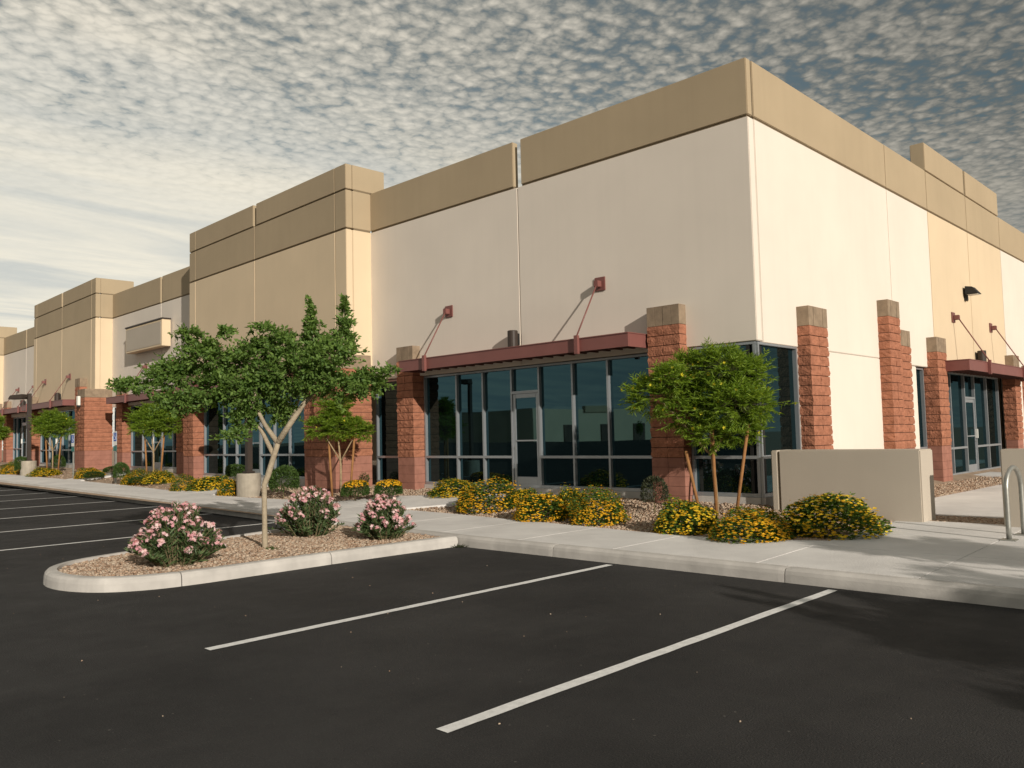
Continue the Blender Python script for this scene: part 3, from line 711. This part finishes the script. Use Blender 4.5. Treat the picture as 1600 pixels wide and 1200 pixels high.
# --- parking lot lamps
def lot_lamp(x, y, ang, label, ph=3.55, z=None):
    z = G(x, y) if z is None else z; o = empty('lot_lamp', (x, y, z)); tag(o, label, 'lamp post', 'dark lamp posts on concrete bases')
    seg = 24
    MB().tube([(0, 0, -.15), (0, 0, .57), (0, 0, .60)], [.315, .315, .295], seg).build('base', MATS['concrete_base'], o, smooth=False)
    MB().box((-.13, -.13, .601), (.13, .13, .66)).build('base_cover', MATS['dark_metal'], o, bevel=.02)
    MB().box((-.075, -.075, .655), (.075, .075, ph)).build('pole', MATS['dark_metal'], o, bevel=.01)
    c, s = math.cos(ang), math.sin(ang); R = lambda u, v, zz: (u*c-v*s, u*s+v*c, zz)
    MB().box((.07, -.03, ph-.16), (.25, .03, ph-.09), R).build('arm', MATS['dark_metal'], o)
    MB().hexa([R(*p) for p in ((.2, -.2, ph-.24), (.92, -.2, ph-.24), (.92, .2, ph-.24), (.2, .2, ph-.24), (.24, -.17, ph-.02), (.84, -.17, ph-.06), (.84, .17, ph-.06), (.24, .17, ph-.02))]).build('lamp_head', MATS['dark_metal'], o, bevel=.02)
lot_lamp(-13.66, -2.3, math.radians(185), 'dark square lamp post on round concrete base behind the spreading tree')
lot_lamp(-33.6, -1.97, math.radians(215), 'distant dark lamp post whose boxy head points left over the canopy')

lot_lamp(-17.6, -9.2, math.radians(60), 'dark lamp post beyond the left edge, mirrored in the entrance glass', 3.9, za(-17.6))
# --- accessible parking signs
def park_sign(x, y, h, label):
    z = G(x, y); o = empty('parking_sign', (x, y, z)); tag(o, label, 'sign', 'accessible parking signs')
    MB().box((-.025, -.025, -.1), (.025, .025, h)).build('post', MATS['galv'], o)
    R = lambda u, v, zz: (u, v, zz)
    MB().box((-.15, -.032, h-.50), (.15, -.027, h-.02), R).build('panel', MATS['sign_white'], o)
    MB().box((-.13, -.037, h-.36), (.13, -.0325, h-.06), R).build('blue_field', MATS['sign_blue'], o)
    m = MB(); m.box((-.015, -.040, h-.20), (.02, -.0375, h-.13), R); m.tube([R(0, -.039, h-.105), R(0, -.0375, h-.105)], .02, 10)
    ring = [R(.02+.055*math.cos(a), -.0385, h-.26+.055*math.sin(a)) for a in [i*.45-2.6 for i in range(11)]]
    m.tube(ring, .008, 5); m.box((.0, -.040, h-.22), (.06, -.0375, h-.20), R); m.build('wheelchair_symbol', MATS['sign_white'], o)
    MB().box((-.15, -.032, h-.70), (.15, -.027, h-.53), R).build('lower_panel', MATS['sign_green'], o)
park_sign(-23.4, -2.1, 1.82, 'thin galvanised post with blue parking sign right of the big brick pier')
park_sign(-28.0, -1.98, 1.75, 'farther galvanised post with blue parking sign left of the big brick pier')

# ------------------------------------------------------------------ plants
def nrmz(a): return a/np.maximum(np.linalg.norm(a, axis=-1, keepdims=True), 1e-9)
def leaf_geo(C, D, L, Wd, fold=.25, up=None):
    """rhombic leaves: base at C, pointing along D"""
    n = len(C); D = nrmz(D); R = RNG.normal(size=(n, 3)); 
    if up is not None: R = R*.7+np.cross(D, np.array([0, 0, 1.]))*up
    S = nrmz(R-D*(R*D).sum(1, keepdims=True)); Nn = np.cross(D, S)
    L = np.broadcast_to(L, n)[:, None]; Wd = np.broadcast_to(Wd, n)[:, None]
    V = np.stack([C, C+D*L*.45+S*Wd*.5+Nn*Wd*fold, C+D*L-Nn*L*.10, C+D*L*.45-S*Wd*.5+Nn*Wd*fold], 1)
    F = (np.array([[0, 1, 2], [0, 2, 3]])[None]+4*np.arange(n)[:, None, None]).reshape(-1, 3)
    return V.reshape(-1, 3), F
def leaf_mesh(name, C, D, L, Wd, mname, fold=.25, up=None, rnd=None):
    V, F = leaf_geo(C, D, L, Wd, fold, up); r = RNG.random(len(C)) if rnd is None else rnd
    return np_mesh(name, V, F, MATS[mname], np.repeat(r, 4))
def blossom_mesh(name, C, D, R, mname, petals=5, cup=.35):
    """little flowers: fans of petals facing D"""
    n = len(C); D = nrmz(D); A = RNG.normal(size=(n, 3)); S = nrmz(A-D*(A*D).sum(1, keepdims=True)); Tt = np.cross(D, S)
    R = np.broadcast_to(R, n)[:, None]; vs = [C]
    for k in range(petals*2):
        an = math.pi*k/petals; rr = R*(1. if k % 2 == 0 else .55); vs.append(C+(S*math.cos(an)+Tt*math.sin(an))*rr+D*R*cup*(1 if k % 2 == 0 else .7))
    m = petals*2+1; V = np.stack(vs, 1); Fb = np.array([[0, 1+k, 1+(k+1) % (petals*2)] for k in range(petals*2)])
    F = (Fb[None]+m*np.arange(n)[:, None, None]).reshape(-1, 3)
    return np_mesh(name, V.reshape(-1, 3), F, MATS[mname], np.repeat(RNG.random(n), m))
def sphere_dirs(n, zmin=-.2):
    d = nrmz(RNG.normal(size=(n*4, 3))); d = d[d[:, 2] > zmin]; return d[:n]
def lumpy(d, seed, amp=.18, k=6, sh=3.5):
    rr = np.random.default_rng(seed); c = nrmz(rr.normal(size=(k, 3))); a = rr.uniform(-1, 1, k)
    return 1+amp*sum(a[i]*np.exp(-sh*(1-(d@c[i]))) *1.8 for i in range(k))

def stf(o, n):
    if n == 'flowers': o['kind'] = 'stuff'
    return o
# lantana: mound of small leaves dotted with flower heads
def lantana_meshes(seed, flower='flower_yellow', nf=420, top_only=False, nl=3200):
    global RNG; RNG = np.random.default_rng(seed)
    def shell(n, lo):
        d = sphere_dirs(n, -.05); r = lumpy(d, seed, .12, 14)*lumpy(d, seed+500, .14, 40, 30.)*(lo+(1-lo)*RNG.random(n)**.5)*(1+.13*(RNG.random(n) < .12)*RNG.random(n))
        return d*np.array([.5, .5, .9])*r[:, None], d
    C, d = shell(nl, .55); Dd = d+RNG.normal(size=C.shape)*.55+np.array([0, 0, .15])
    lf = leaf_mesh('foliage', C-nrmz(Dd)*.03, Dd, RNG.uniform(.055, .09, nl), RNG.uniform(.032, .052, nl), 'leaf_lantana')
    # stray shoots
    C, d = shell(int(nf*3.4), .92)
    if top_only:
        k = d[:, 2] > .55; C, d = C[k], d[k]
    k = RNG.random(len(C)) < (.35+.65*(np.sin(C[:, 0]*17+seed)*np.sin(C[:, 1]*13)*.5+.5)); C, d = C[k], d[k]
    fl = blossom_mesh('flowers', C+d*.015, d+RNG.normal(size=d.shape)*.35, RNG.uniform(.020, .032, len(C)), flower, 5, .15)
    # rounded heads: a second, smaller fan on top
    st = MB()
    for i in range(9):
        a = i*.7+seed; st.tube([(0.03*math.cos(a), .03*math.sin(a), -.03), (.16*math.cos(a), .16*math.sin(a), .22), (.3*math.cos(a), .3*math.sin(a), .45)], [.012, .008, .004], 5)
    return lf, fl, st.mesh('stem', MATS['stem'])
LAN = [lantana_meshes(100+k) for k in range(4)]; LANG = [lantana_meshes(120+k, 'flower_gold', 520) for k in range(2)]
RNG = np.random.default_rng(5)
def place_bush(name, ms, px, base, x0, x1, top, label, cat, group, names=('foliage', 'flowers', 'stem'), hz=.9, rz=None, P=None):
    P = ray_g(px, base) if P is None else P; s = pxm(P); wd = (x1-x0)/s*(1.0 if hz < 1 else .96); h = (base-top)/s*(.80 if hz < 1 else 1.05)
    P = P+DEPTH*wd*.25      # pixel is the front of the mound
    o = empty(name, (P[0], P[1], G(P[0], P[1])-.02)); tag(o, label, cat, group); o.rotation_euler = (0, 0, random.uniform(0, 6.28) if rz is None else rz)
    for n, me in zip(names, ms): stf(link(n, me, o, scale=(wd, wd, h/hz*1.0)), n)
    return o
LG = 'yellow flowering lantana shrubs in the gravel beds'
for (px, b, x0, x1, t, ms, lab) in (
    (712, 776, 676, 747, 746, LAN[0], 'yellow lantana closest to the glass door, left of the door walk'),
    (755, 798, 712, 802, 757, LANG[0], 'wide yellow lantana at the left end of the long front row'),
    (816, 788, 788, 842, 756, LAN[1], 'small yellow lantana in front of the glass door, behind its row'),
    (843, 813, 796, 890, 764, LANG[1], 'yellow lantana mound at the sidewalk edge, in front of the glass door'),
    (895, 805, 868, 924, 756, LAN[2], 'leafy yellow lantana behind two rounder mounds right of the glass door'),
    (938, 819, 898, 982, 771, LANG[0], 'rounded yellow lantana at the right end of the row, left of the brick pillar'),
    (1083, 833, 1028, 1140, 767, LAN[3], 'pale-flowered lantana in front of the staked tree at the corner'),
    (1192, 844, 1130, 1258, 790, LANG[1], 'low yellow lantana between the staked tree and the screen wall'),
    (1308, 836, 1226, 1374, 765, LAN[0], 'large yellow lantana in front of the grey screen wall'),
    (290, 767, 270, 312, 745, LANG[0], 'leftmost yellow lantana of the trio before the lamp post base'),
    (325, 768, 292, 357, 737, LAN[1], 'middle and tallest yellow lantana of the trio left of the lamp post base'),
    (357, 774, 338, 376, 744, LANG[1], 'yellow lantana touching the round concrete lamp post base'),
    (245, 755, 226, 274, 733, LAN[2], 'yellow lantana under the small staked tree left of the spreading tree'),
    (205, 757, 188, 224, 737, LANG[0], 'yellow lantana just right of the near parking sign post'),
    (138, 747, 116, 162, 729, LANG[1], 'yellow lantana just right of the far parking sign post'),
    (66, 744, 42, 90, 728, LAN[3], 'yellow lantana right of the distant lamp post base'),
    (14, 741, -4, 28, 724, LANG[0], 'yellow lantana at the far left edge of the picture')):
    place_bush('lantana_shrub', ms, px, b, x0, x1, t, lab, 'shrub', LG)
# clipped green shrubs
def hedge_meshes(seed, mname='leaf_hedge', nl=3000, boxy=.6, L=(.055, .09)):
    global RNG; RNG = np.random.default_rng(seed); d = sphere_dirs(nl, -.35)
    q = d/np.maximum(np.abs(d).max(1, keepdims=True), 1e-6); e = nrmz(d)*(1-boxy)+q*boxy*.92
    r = (.72+.28*RNG.random(nl)**.5)*lumpy(d, seed, .10, 8)
    C = e*np.array([.5, .5, .5])*r[:, None]+np.array([0, 0, .5]); Dd = d+RNG.normal(size=C.shape)*.6
    lf = leaf_mesh('foliage', C, Dd, RNG.uniform(*L, nl), RNG.uniform(.03, .05, nl), mname)
    st = MB().tube([(0, 0, -.05), (0.01, 0, .5)], [.03, .012], 6)
    return lf, st.mesh('stem', MATS['stem'])
HED = [hedge_meshes(60, boxy=.15), hedge_meshes(61, boxy=.55), hedge_meshes(62, boxy=.15)]
for (px, b, x0, x1, t, ms, lab) in (
    (440, 779, 417, 463, 733, HED[0], 'round clipped green shrub right of the lamp post base'),
    (366, 754, 351, 381, 727, HED[1], 'boxy clipped green shrub behind the lamp post base, against the glass'),
    (557, 762, 540, 572, 735, HED[2], 'round green shrub behind a clipped golden-crowned bush by the brick pier'),
    (186, 756, 174, 199, 726, HED[0], 'upright green shrub beside the near parking sign post'),
    (31, 743, 22, 42, 715, HED[1], 'dark green shrub left of the distant lamp post base'),
    (89, 737, 79, 99, 713, HED[2], 'dark green shrub under the distant small tree'),
    (144, 750, 129, 159, 738, HED[0], 'low flat green mound at the kerb, foot of the far brick pier'),
    (211, 758, 199, 224, 746, HED[2], 'low green mound in front of the lantana by the near parking sign'),
    (172, 742, 158, 186, 730, HED[0], 'small dark green shrub at the base of the far brick pier')):
    place_bush('clipped_shrub', ms, px, b, x0, x1, t, lab, 'shrub', 'clipped green shrubs', ('foliage', 'stem'), 1.0)
for k, (px, b, x0, x1, t, lab) in enumerate(((607, 783, 584, 632, 752, 'clipped dark green bush with golden flowers on top, beside the left brick pillar'),
                                             (553, 785, 531, 576, 753, 'clipped bush with golden crown right above the middle pink oleander'))):
    lf, st = hedge_meshes(90+k, boxy=.3); dd = sphere_dirs(330, .45); rr_ = lumpy(dd, 90+k, .10, 8)
    q_ = dd/np.abs(dd).max(1, keepdims=True); C_ = (dd*.7+q_*.3*.92)*.5*rr_[:, None]+np.array([0, 0, .52])
    fl = blossom_mesh('flowers', C_+dd*.03, dd+RNG.normal(size=dd.shape)*.4, RNG.uniform(.028, .045, len(dd)), 'flower_gold', 5, .15)
    place_bush('lantana_shrub', (lf, st, fl), px, b, x0, x1, t, lab, 'shrub', 'clipped bushes crowned with golden flowers', ('foliage', 'stem', 'flowers'), 1.0)
ds = hedge_meshes(77, 'leaf_olive', 1100, .1, (.05, .09))
place_bush('wispy_shrub', ds, 1025, 803, 1003, 1047, 744, 'wispy dark olive shrub at the foot of the corner brick pillar', 'shrub', None, ('foliage', 'stem'), 1.0)

# oleanders: arching stems with lance leaves and pink clusters
def oleander(seed, wd, h):
    global RNG; RNG = np.random.default_rng(seed); rr = random.Random(seed)
    C = []; D = []; FC = []; FD = []; st = MB()
    for i in range(120):
        a = rr.uniform(0, 6.28); q = rr.random()**.55; rad = q*wd*.5
        tip = Vector((rad*math.cos(a), rad*math.sin(a), h*(1.0-.80*q**2.4)*rr.uniform(.80, 1.06)))
        b = Vector((tip.x*.45, tip.y*.45, 0)); mid = b.lerp(tip, .55)+Vector((0, 0, h*.10))
        st.tube([b, mid, tip], [.010, .007, .003], 5, cap=False)
        for k in range(26):
            t = .06+.94*(k/25)**.85; p = (b*(1-t)**2+mid*2*t*(1-t)+tip*t*t); tg = (tip-mid)*.6+Vector((0, 0, .05))
            an = k*2.4+rr.random(); o = Vector((math.cos(an), math.sin(an), rr.uniform(-.1, .7)))
            C.append(p); D.append(o+tg.normalized()*(.35+.5*t))
        if rr.random() < .85 and (tip.z > h*.25):
            for k in range(rr.randint(6, 13)):
                v = Vector((rr.gauss(0, 1), rr.gauss(0, 1), rr.gauss(.5, .8))).normalized(); FC.append(tip+v*rr.uniform(.015, .055)+Vector((0, 0, .03))); FD.append(v+Vector((CAM[0], CAM[1], 3)).normalized()*.0+Vector((0, 0, .4)))
    C = np.array([tuple(c) for c in C]); D = np.array([tuple(c) for c in D])
    lf = leaf_mesh('foliage', C, D, RNG.uniform(.07, .12, len(C)), RNG.uniform(.018, .027, len(C)), 'leaf_oleander', .15)
    fl = blossom_mesh('flowers', np.array([tuple(c) for c in FC]), np.array([tuple(c) for c in FD]), RNG.uniform(.022, .034, len(FC)), 'flower_pink', 5, .25)
    return lf, fl, st.mesh('stem', MATS['stem'])
for px, b, x0, x1, t, sd, lab in ((262, 884, 188, 337, 793, 3, 'pink flowering oleander at the rounded nose of the kerbed island'),
                                  (478, 840, 418, 534, 766, 8, 'pink oleander just right of the spreading tree trunk'),
                                  (598, 842, 550, 643, 779, 14, 'smaller pink oleander at the sidewalk end of the island')):
    P = ray_g(px, b); s = pxm(P); wd = (x1-x0)/s; h = (b-t)/s; P = P+DEPTH*wd*.25
    o = empty('oleander_shrub', (P[0], P[1], .135)); tag(o, lab, 'shrub', 'pink oleanders on the kerbed island')
    for n, me in zip(('foliage', 'flowers', 'stem'), oleander(sd, wd*1.0, h*1.0)): stf(link(n, me, o), n)

# trees -------------------------------------------------------------
def from_px(px, py, ref):
    """point seen at a pixel, on the upright plane through ref that faces the camera"""
    d = CF+CR*(px-800)/FPX-CU*(py-600)/FPX; nh = np.array([CF[0], CF[1], 0]); nh /= np.linalg.norm(nh)
    return CAM+d*(((np.array(ref)-CAM)@nh)/(d@nh))
def crown_twigs(blobs, n_twig, rr, zup=.25):
    """twigs that run from inside each clump to its skin; returns list of (start, end)"""
    tw = []; vol = [b[1]*b[2] for b in blobs]; tot = sum(vol)
    for (c, rx, rz, ry), v in zip(blobs, vol):
        for _ in range(max(6, int(n_twig*v/tot))):
            d = Vector((rr.gauss(0, 1), rr.gauss(0, 1), rr.gauss(zup, 1))).normalized(); k = rr.uniform(.6, 1.0)+(.45*rr.random() if rr.random() < .2 else 0)
            e = np.array(c)+SIDE*d.x*rx*k+DEPTH*d.y*ry*k+np.array([0, 0, d.z*rz*k]); s = np.array(c)+(e-np.array(c))*rr.uniform(.15, .5)
            tw.append((s, e))
    return tw
def spreading_tree(base):
    global RNG; RNG = np.random.default_rng(21); rr = random.Random(21)
    P = lambda x, y, dd=0.: from_px(x, y, base)+DEPTH*dd
    S = pxm(base); B = []
    for x, y, rx, ry in ((222, 604, 42, 13), (180, 603, 18, 7), (268, 590, 48, 36), (322, 556, 52, 30), (300, 632, 45, 22), (338, 602, 50, 38), (392, 558, 52, 36), (398, 614, 60, 42), (440, 538, 36, 26), (462, 590, 56, 46), (516, 562, 52, 34), (528, 608, 52, 30), (576, 598, 38, 28), (612, 582, 20, 8), (488, 535, 26, 22), (490, 512, 15, 16), (491, 494, 9, 12), (490, 479, 5, 8), (531, 530, 28, 24), (534, 506, 17, 18), (534, 488, 10, 13), (535, 471, 5, 9), (300, 524, 28, 9), (352, 520, 22, 9), (384, 655, 30, 24), (372, 682, 24, 11), (430, 645, 34, 22), (270, 625, 38, 15), (416, 516, 28, 8)):
        B.append((P(x, y, rr.uniform(-.25, .25)), rx/S, ry/S, max(.10, rx/S*.95)))
    br = MB()
    def limb(pts, r): br.tube(pts, r, 9)
    trunk = MB(); q = [P(414, 858), P(414, 852), P(413.5, 820), P(413, 785), P(413, 757), P(419, 742), P(425, 722), P(431, 703), P(435, 690)]
    trunk.tube(q, [.052, .041, .037, .036, .039, .042, .040, .038, .036], 12)
    F0 = P(434, 692); F1 = P(428, 712)
    limb([F0, P(452, 664), P(474, 632), P(505, 592, .1), P(533, 540, .15), P(534, 480, .15)], [.046, .042, .036, .026, .014, .006])
    limb([P(505, 592, .1), P(560, 596, .2), P(612, 584, .3)], [.022, .014, .005])
    limb([P(474, 632), P(488, 560, .1), P(490, 492, .1)], [.026, .014, .005])
    limb([F0, P(414, 664), P(400, 630, -.1), P(395, 570, .25), P(415, 520, .2)], [.040, .032, .026, .016, .005])
    limb([F1, P(405, 672, .1), P(370, 640, .3), P(310, 605, .5), P(240, 598, .6), P(172, 603, .6)], [.034, .030, .024, .018, .010, .004])
    limb([P(400, 630, -.1), P(350, 585, .35), P(290, 560, .5)], [.020, .014, .006])
    limb([P(370, 640, .3), P(340, 570, .5), P(300, 525, .5)], [.018, .011, .005])
    limb([P(452, 664), P(455, 610, .6), P(440, 545, .7)], [.022, .014, .006])
    limb([P(400, 630, -.1), P(385, 650, .05), P(370, 680, .1)], [.016, .010, .004])
    tw = crown_twigs(B, 1550, rr, .3); C = []; D = []
    for s, e in tw:
        br.tube([s, e], [.004, .0015], 3, 1, False); t = e-s; n = 17
        for k in range(n):
            a = k/(n-1); p = s+t*(.25+.78*a)+np.array([rr.gauss(0, .018) for _ in range(3)]); C.append(p); D.append(t/np.linalg.norm(t)*.5+np.array([rr.gauss(0, .7), rr.gauss(0, .7), rr.gauss(.05, .55)]))
    C = np.array(C); D = np.array(D); rn = np.clip(RNG.random(len(C))*.75+.25*np.repeat(RNG.random(len(tw)), 17), 0, 1)
    O = np.array([base[0], base[1], base[2]])
    lf = leaf_mesh('crown', C-O, D, RNG.uniform(.052, .085, len(C)), RNG.uniform(.028, .042, len(C)), 'leaf_tree', .2, None, rn)
    def shift(mb, nm, m_):
        mb.v = [(v[0]-O[0], v[1]-O[1], v[2]-O[2]) for v in mb.v]; return mb.mesh(nm, [MATS[m_], MATS['twig']], smooth=True)
    return lf, shift(trunk, 'trunk', 'bark_light'), shift(br, 'branches', 'bark_light')
TB = ray_g(414, 856); TB[2] = .15
TREE = spreading_tree(TB)
def place_tree(ms, loc, label, rz=0, sc=1., group=None, name='spreading_tree'):
    o = empty(name, loc); tag(o, label, 'tree', group); o.rotation_euler = (0, 0, rz); o.scale = (sc, sc, sc)
    for n, me in zip(('crown', 'trunk', 'branches'), ms): link(n, me, o)
    return o
place_tree(TREE, TB, 'wide flat-crowned green tree with a kinked pale trunk on the kerbed island')
place_tree(TREE, (11.3, -5.3, .1), 'tree just outside the right edge whose shade falls on the sidewalk by the bike rack', 2.4, 1.12)
place_tree(TREE, (13.0, -8.1, 0), 'tree outside the right edge whose shade falls on the dark asphalt near the kerb', 4.0, 1.1)

def bell_tree(blobs, stems, seed, ntw, flowers=26):
    """blobs in metres round the trunk foot: (side, depth, z, rx, rz)"""
    global RNG; RNG = np.random.default_rng(seed); rr = random.Random(seed)
    B = [(SIDE*a+DEPTH*b+np.array([0, 0, z]), rx, rz, rx*.9) for a, b, z, rx, rz in blobs]
    tw = crown_twigs(B, ntw, rr, .45); C = []; D = []; br = MB()
    for s, e in tw:
        t = (e-s)/np.linalg.norm(e-s); br.tube([s, e], [.003, .0015], 3, 1, False)
        for k in range(22):
            p = s+(e-s)*(.45+.55*(k/21)); an = k*2.39996; o = np.array([math.cos(an), math.sin(an), rr.uniform(-.35, .35)]); C.append(p); D.append(t*.85+o*.9+np.array([0, 0, -.05]))
    C = np.array(C); D = np.array(D)
    rn = np.clip(RNG.random(len(C))*.7+.3*np.repeat(RNG.random(len(tw)), 22), 0, 1)
    lf = leaf_mesh('crown', C, D, RNG.uniform(.07, .125, len(C)), RNG.uniform(.012, .019, len(C)), 'leaf_bell', .15, None, rn)
    fc = []; fd = []
    for s, e in rr.sample(tw, min(flowers, len(tw))):
        fc.append(e+np.array([0, 0, .01])); fd.append((e-s)/np.linalg.norm(e-s)+np.array([0, 0, -.2]))
    fl = blossom_mesh('flowers', np.array(fc), np.array(fd), RNG.uniform(.028, .042, len(fc)), 'flower_bell', 5, 1.1)
    for pts, r in stems: br.tube([SIDE*a+DEPTH*b+np.array([0, 0, z]) for a, b, z in pts], r, 8)
    return lf, br.mesh('trunk', [MATS['bark'], MATS['twig']], smooth=True), fl
def place_bell(ms, loc, label, stakes, rz=0, sc=1.):
    o = empty('yellow_bell_tree', loc); tag(o, label, 'tree', 'small staked yellow-bell trees'); o.rotation_euler = (0, 0, rz); o.scale = (sc,)*3
    for n, me in zip(('crown', 'trunk', 'flowers'), ms): stf(link(n, me, o), n)
    for a, b in stakes:
        A = SIDE*a[0]+DEPTH*a[1]+np.array([0, 0, a[2]]); Bq = SIDE*b[0]+DEPTH*b[1]+np.array([0, 0, b[2]])
        MB().tube([A, Bq], .028, 8).build('stake', MATS['stake'], o, smooth=True)
    return o
T1L = np.array([-.47, -.78, .30]); s1 = pxm(T1L)
def loc_blob(x, y, rx, ry, dd=0): return ((x-1124)/s1*1.05, dd, (786-y)/s1*1.05, rx/s1*1.1, ry/s1*1.1)
BELL1 = bell_tree([loc_blob(1035, 612, 42, 36, .1), loc_blob(1060, 590, 34, 28, -.2), loc_blob(1095, 575, 36, 32, .2), loc_blob(1135, 572, 44, 36, -.1), loc_blob(1178, 585, 38, 36, .15), loc_blob(1150, 630, 58, 40, -.25), loc_blob(1195, 628, 26, 34, .1), loc_blob(1088, 640, 38, 32, .1), loc_blob(1118, 672, 40, 28, -.1), loc_blob(1165, 668, 40, 24, .15), loc_blob(1120, 610, 50, 40, .35)],
    [([(0, 0, -.1), (-.02, 0, .5), (-.05, 0, .95)], [.038, .033, .03]), ([(-.05, 0, .95), (-.22, .05, 1.15), (-.45, .1, 1.45), (-.85, .1, 1.9)], [.026, .022, .017, .008]), ([(-.05, 0, .95), (-.08, -.05, 1.35), (-.1, -.1, 1.9)], [.026, .02, .01]), ([(-.05, 0, .95), (.12, .05, 1.2), (.3, .1, 1.5), (.5, .1, 2.0)], [.026, .02, .014, .006]), ([(-.05, 0, .95), (.02, .1, 1.3), (.1, .15, 2.0)], [.02, .016, .008])], 41, 1500, 90)
place_bell(BELL1, T1L, 'bushy yellow-bell tree with three stakes in front of the corner window', [((-.26, .1, -.1), (-.48, .1, 1.05)), ((.28, -.12, -.1), (.56, -.1, 1.48)), ((-.03, -.06, -.1), (-.05, -.06, 1.5))])
T2B = [(-.55, 0, 1.75, .38, .30), (-.1, .1, 1.95, .42, .40), (.0, -.1, 1.7, .5, .3), (.32, .1, 1.75, .36, .28), (.62, 0, 1.62, .26, .26), (-.3, 0, 2.2, .28, .24), (.05, 0, 2.3, .3, .22)]
STM = [([(0, 0, -.1), (0, 0, .8), (-.05, 0, 1.4)], [.03, .026, .02]), ([(0, 0, .9), (-.3, 0, 1.4), (-.5, 0, 1.8)], [.02, .015, .008]), ([(0, 0, .9), (.25, 0, 1.35), (.5, 0, 1.7)], [.02, .015, .008])]
BELL2 = bell_tree(T2B, STM, 52, 700, 26)
T3B = [(-.35, 0, 1.85, .5, .42), (.15, .1, 1.95, .55, .42), (.5, 0, 1.75, .42, .36), (0, -.2, 1.65, .6, .3), (-.1, .1, 2.2, .4, .25)]
BELL3 = bell_tree(T3B, STM, 53, 700, 14)
SK = [((-.22, .05, -.1), (-.30, .05, 1.35)), ((.22, -.05, -.1), (.36, -.05, 1.55))]
for ms, px, b, lab, rz, sc in ((BELL2, 533, 776, 'bright green yellow-bell tree before the corner brick pier of the tall section', 0, 1.0), (BELL3, 240, 750, 'small staked yellow-bell tree left of the wide flat-crowned tree', 0, 1.1), (BELL3, 82, 740, 'small round-crowned tree just right of the distant lamp post', 0, 1.12), (BELL2, -4, 738, 'small tree cut by the left edge of the picture', 2.1, 1.1)):
    P = ray_g(px, b); place_bell(ms, (P[0], P[1], G(P[0], P[1])-.03), lab, SK, rz, sc)
# weeds
for px, py, lab, k in ((424, 858, 'small green weed at the foot of the kinked tree trunk', 60), (726, 853, 'dry weed tuft where the island kerb meets the sidewalk kerb', 50), (738, 803, 'small green weed at the gravel edge below the lantana row', 40)):
    P = ray_g(px, py); 
    C = np.array([(random.gauss(0, .05), random.gauss(0, .04), 0) for _ in range(k)]); D = np.array([(random.gauss(0, 1), random.gauss(0, 1), random.uniform(.2, 1)) for _ in range(k)])
    o = link('weed', leaf_mesh('weed', C, D, .07, .012, 'leaf_olive' if 'dry' in lab else 'leaf_hedge'), None, (-2.54, -4.83, .0) if 'dry' in lab else (P[0], P[1], .15)); tag(o, lab, 'weed')

# ------------------------------------------------------------------ across the lot (seen only mirrored in the glass)
fb = empty('far_warehouse', (-105, -125, 0)); tag(fb, 'long cream warehouse across the lot, mirrored in the storefront glass', 'building')
def fpart(n, a, b, m): q = MB().box(a, b).build(n, MATS[m], fb); q.matrix_parent_inverse = Matrix.Translation((105, 125, 0)); return q
fpart('wall', (-135, -160, -.3), (-95, -97, 6.6), 'far_wall'); fpart('parapet', (-95.3, -120, 6.0), (-94.6, -112, 7.3), 'band')
for k in range(5): fpart('loading_door', (-95.1, -154+k*11, 0), (-94.75, -150+k*11, 3.6), 'far_dark')
for k, (x, y, s) in enumerate(((-128, -70, 1.6), (-118, -66, 1.4), (-106, -70, 1.6), (-97, -64, 1.4), (-89, -62, 1.5), (-58, -78, .9), (-52, -84, .9), (-38, -60, 1.0), (48, 6, 1.5), (56, 16, 1.7), (42, 22, 1.5), (50, 32, 1.6))):
    place_tree(TREE, (x, y, -.05), 'dark tree beyond the parking lot, seen only mirrored in the glass', k*1.3, s, 'trees mirrored in the glass')
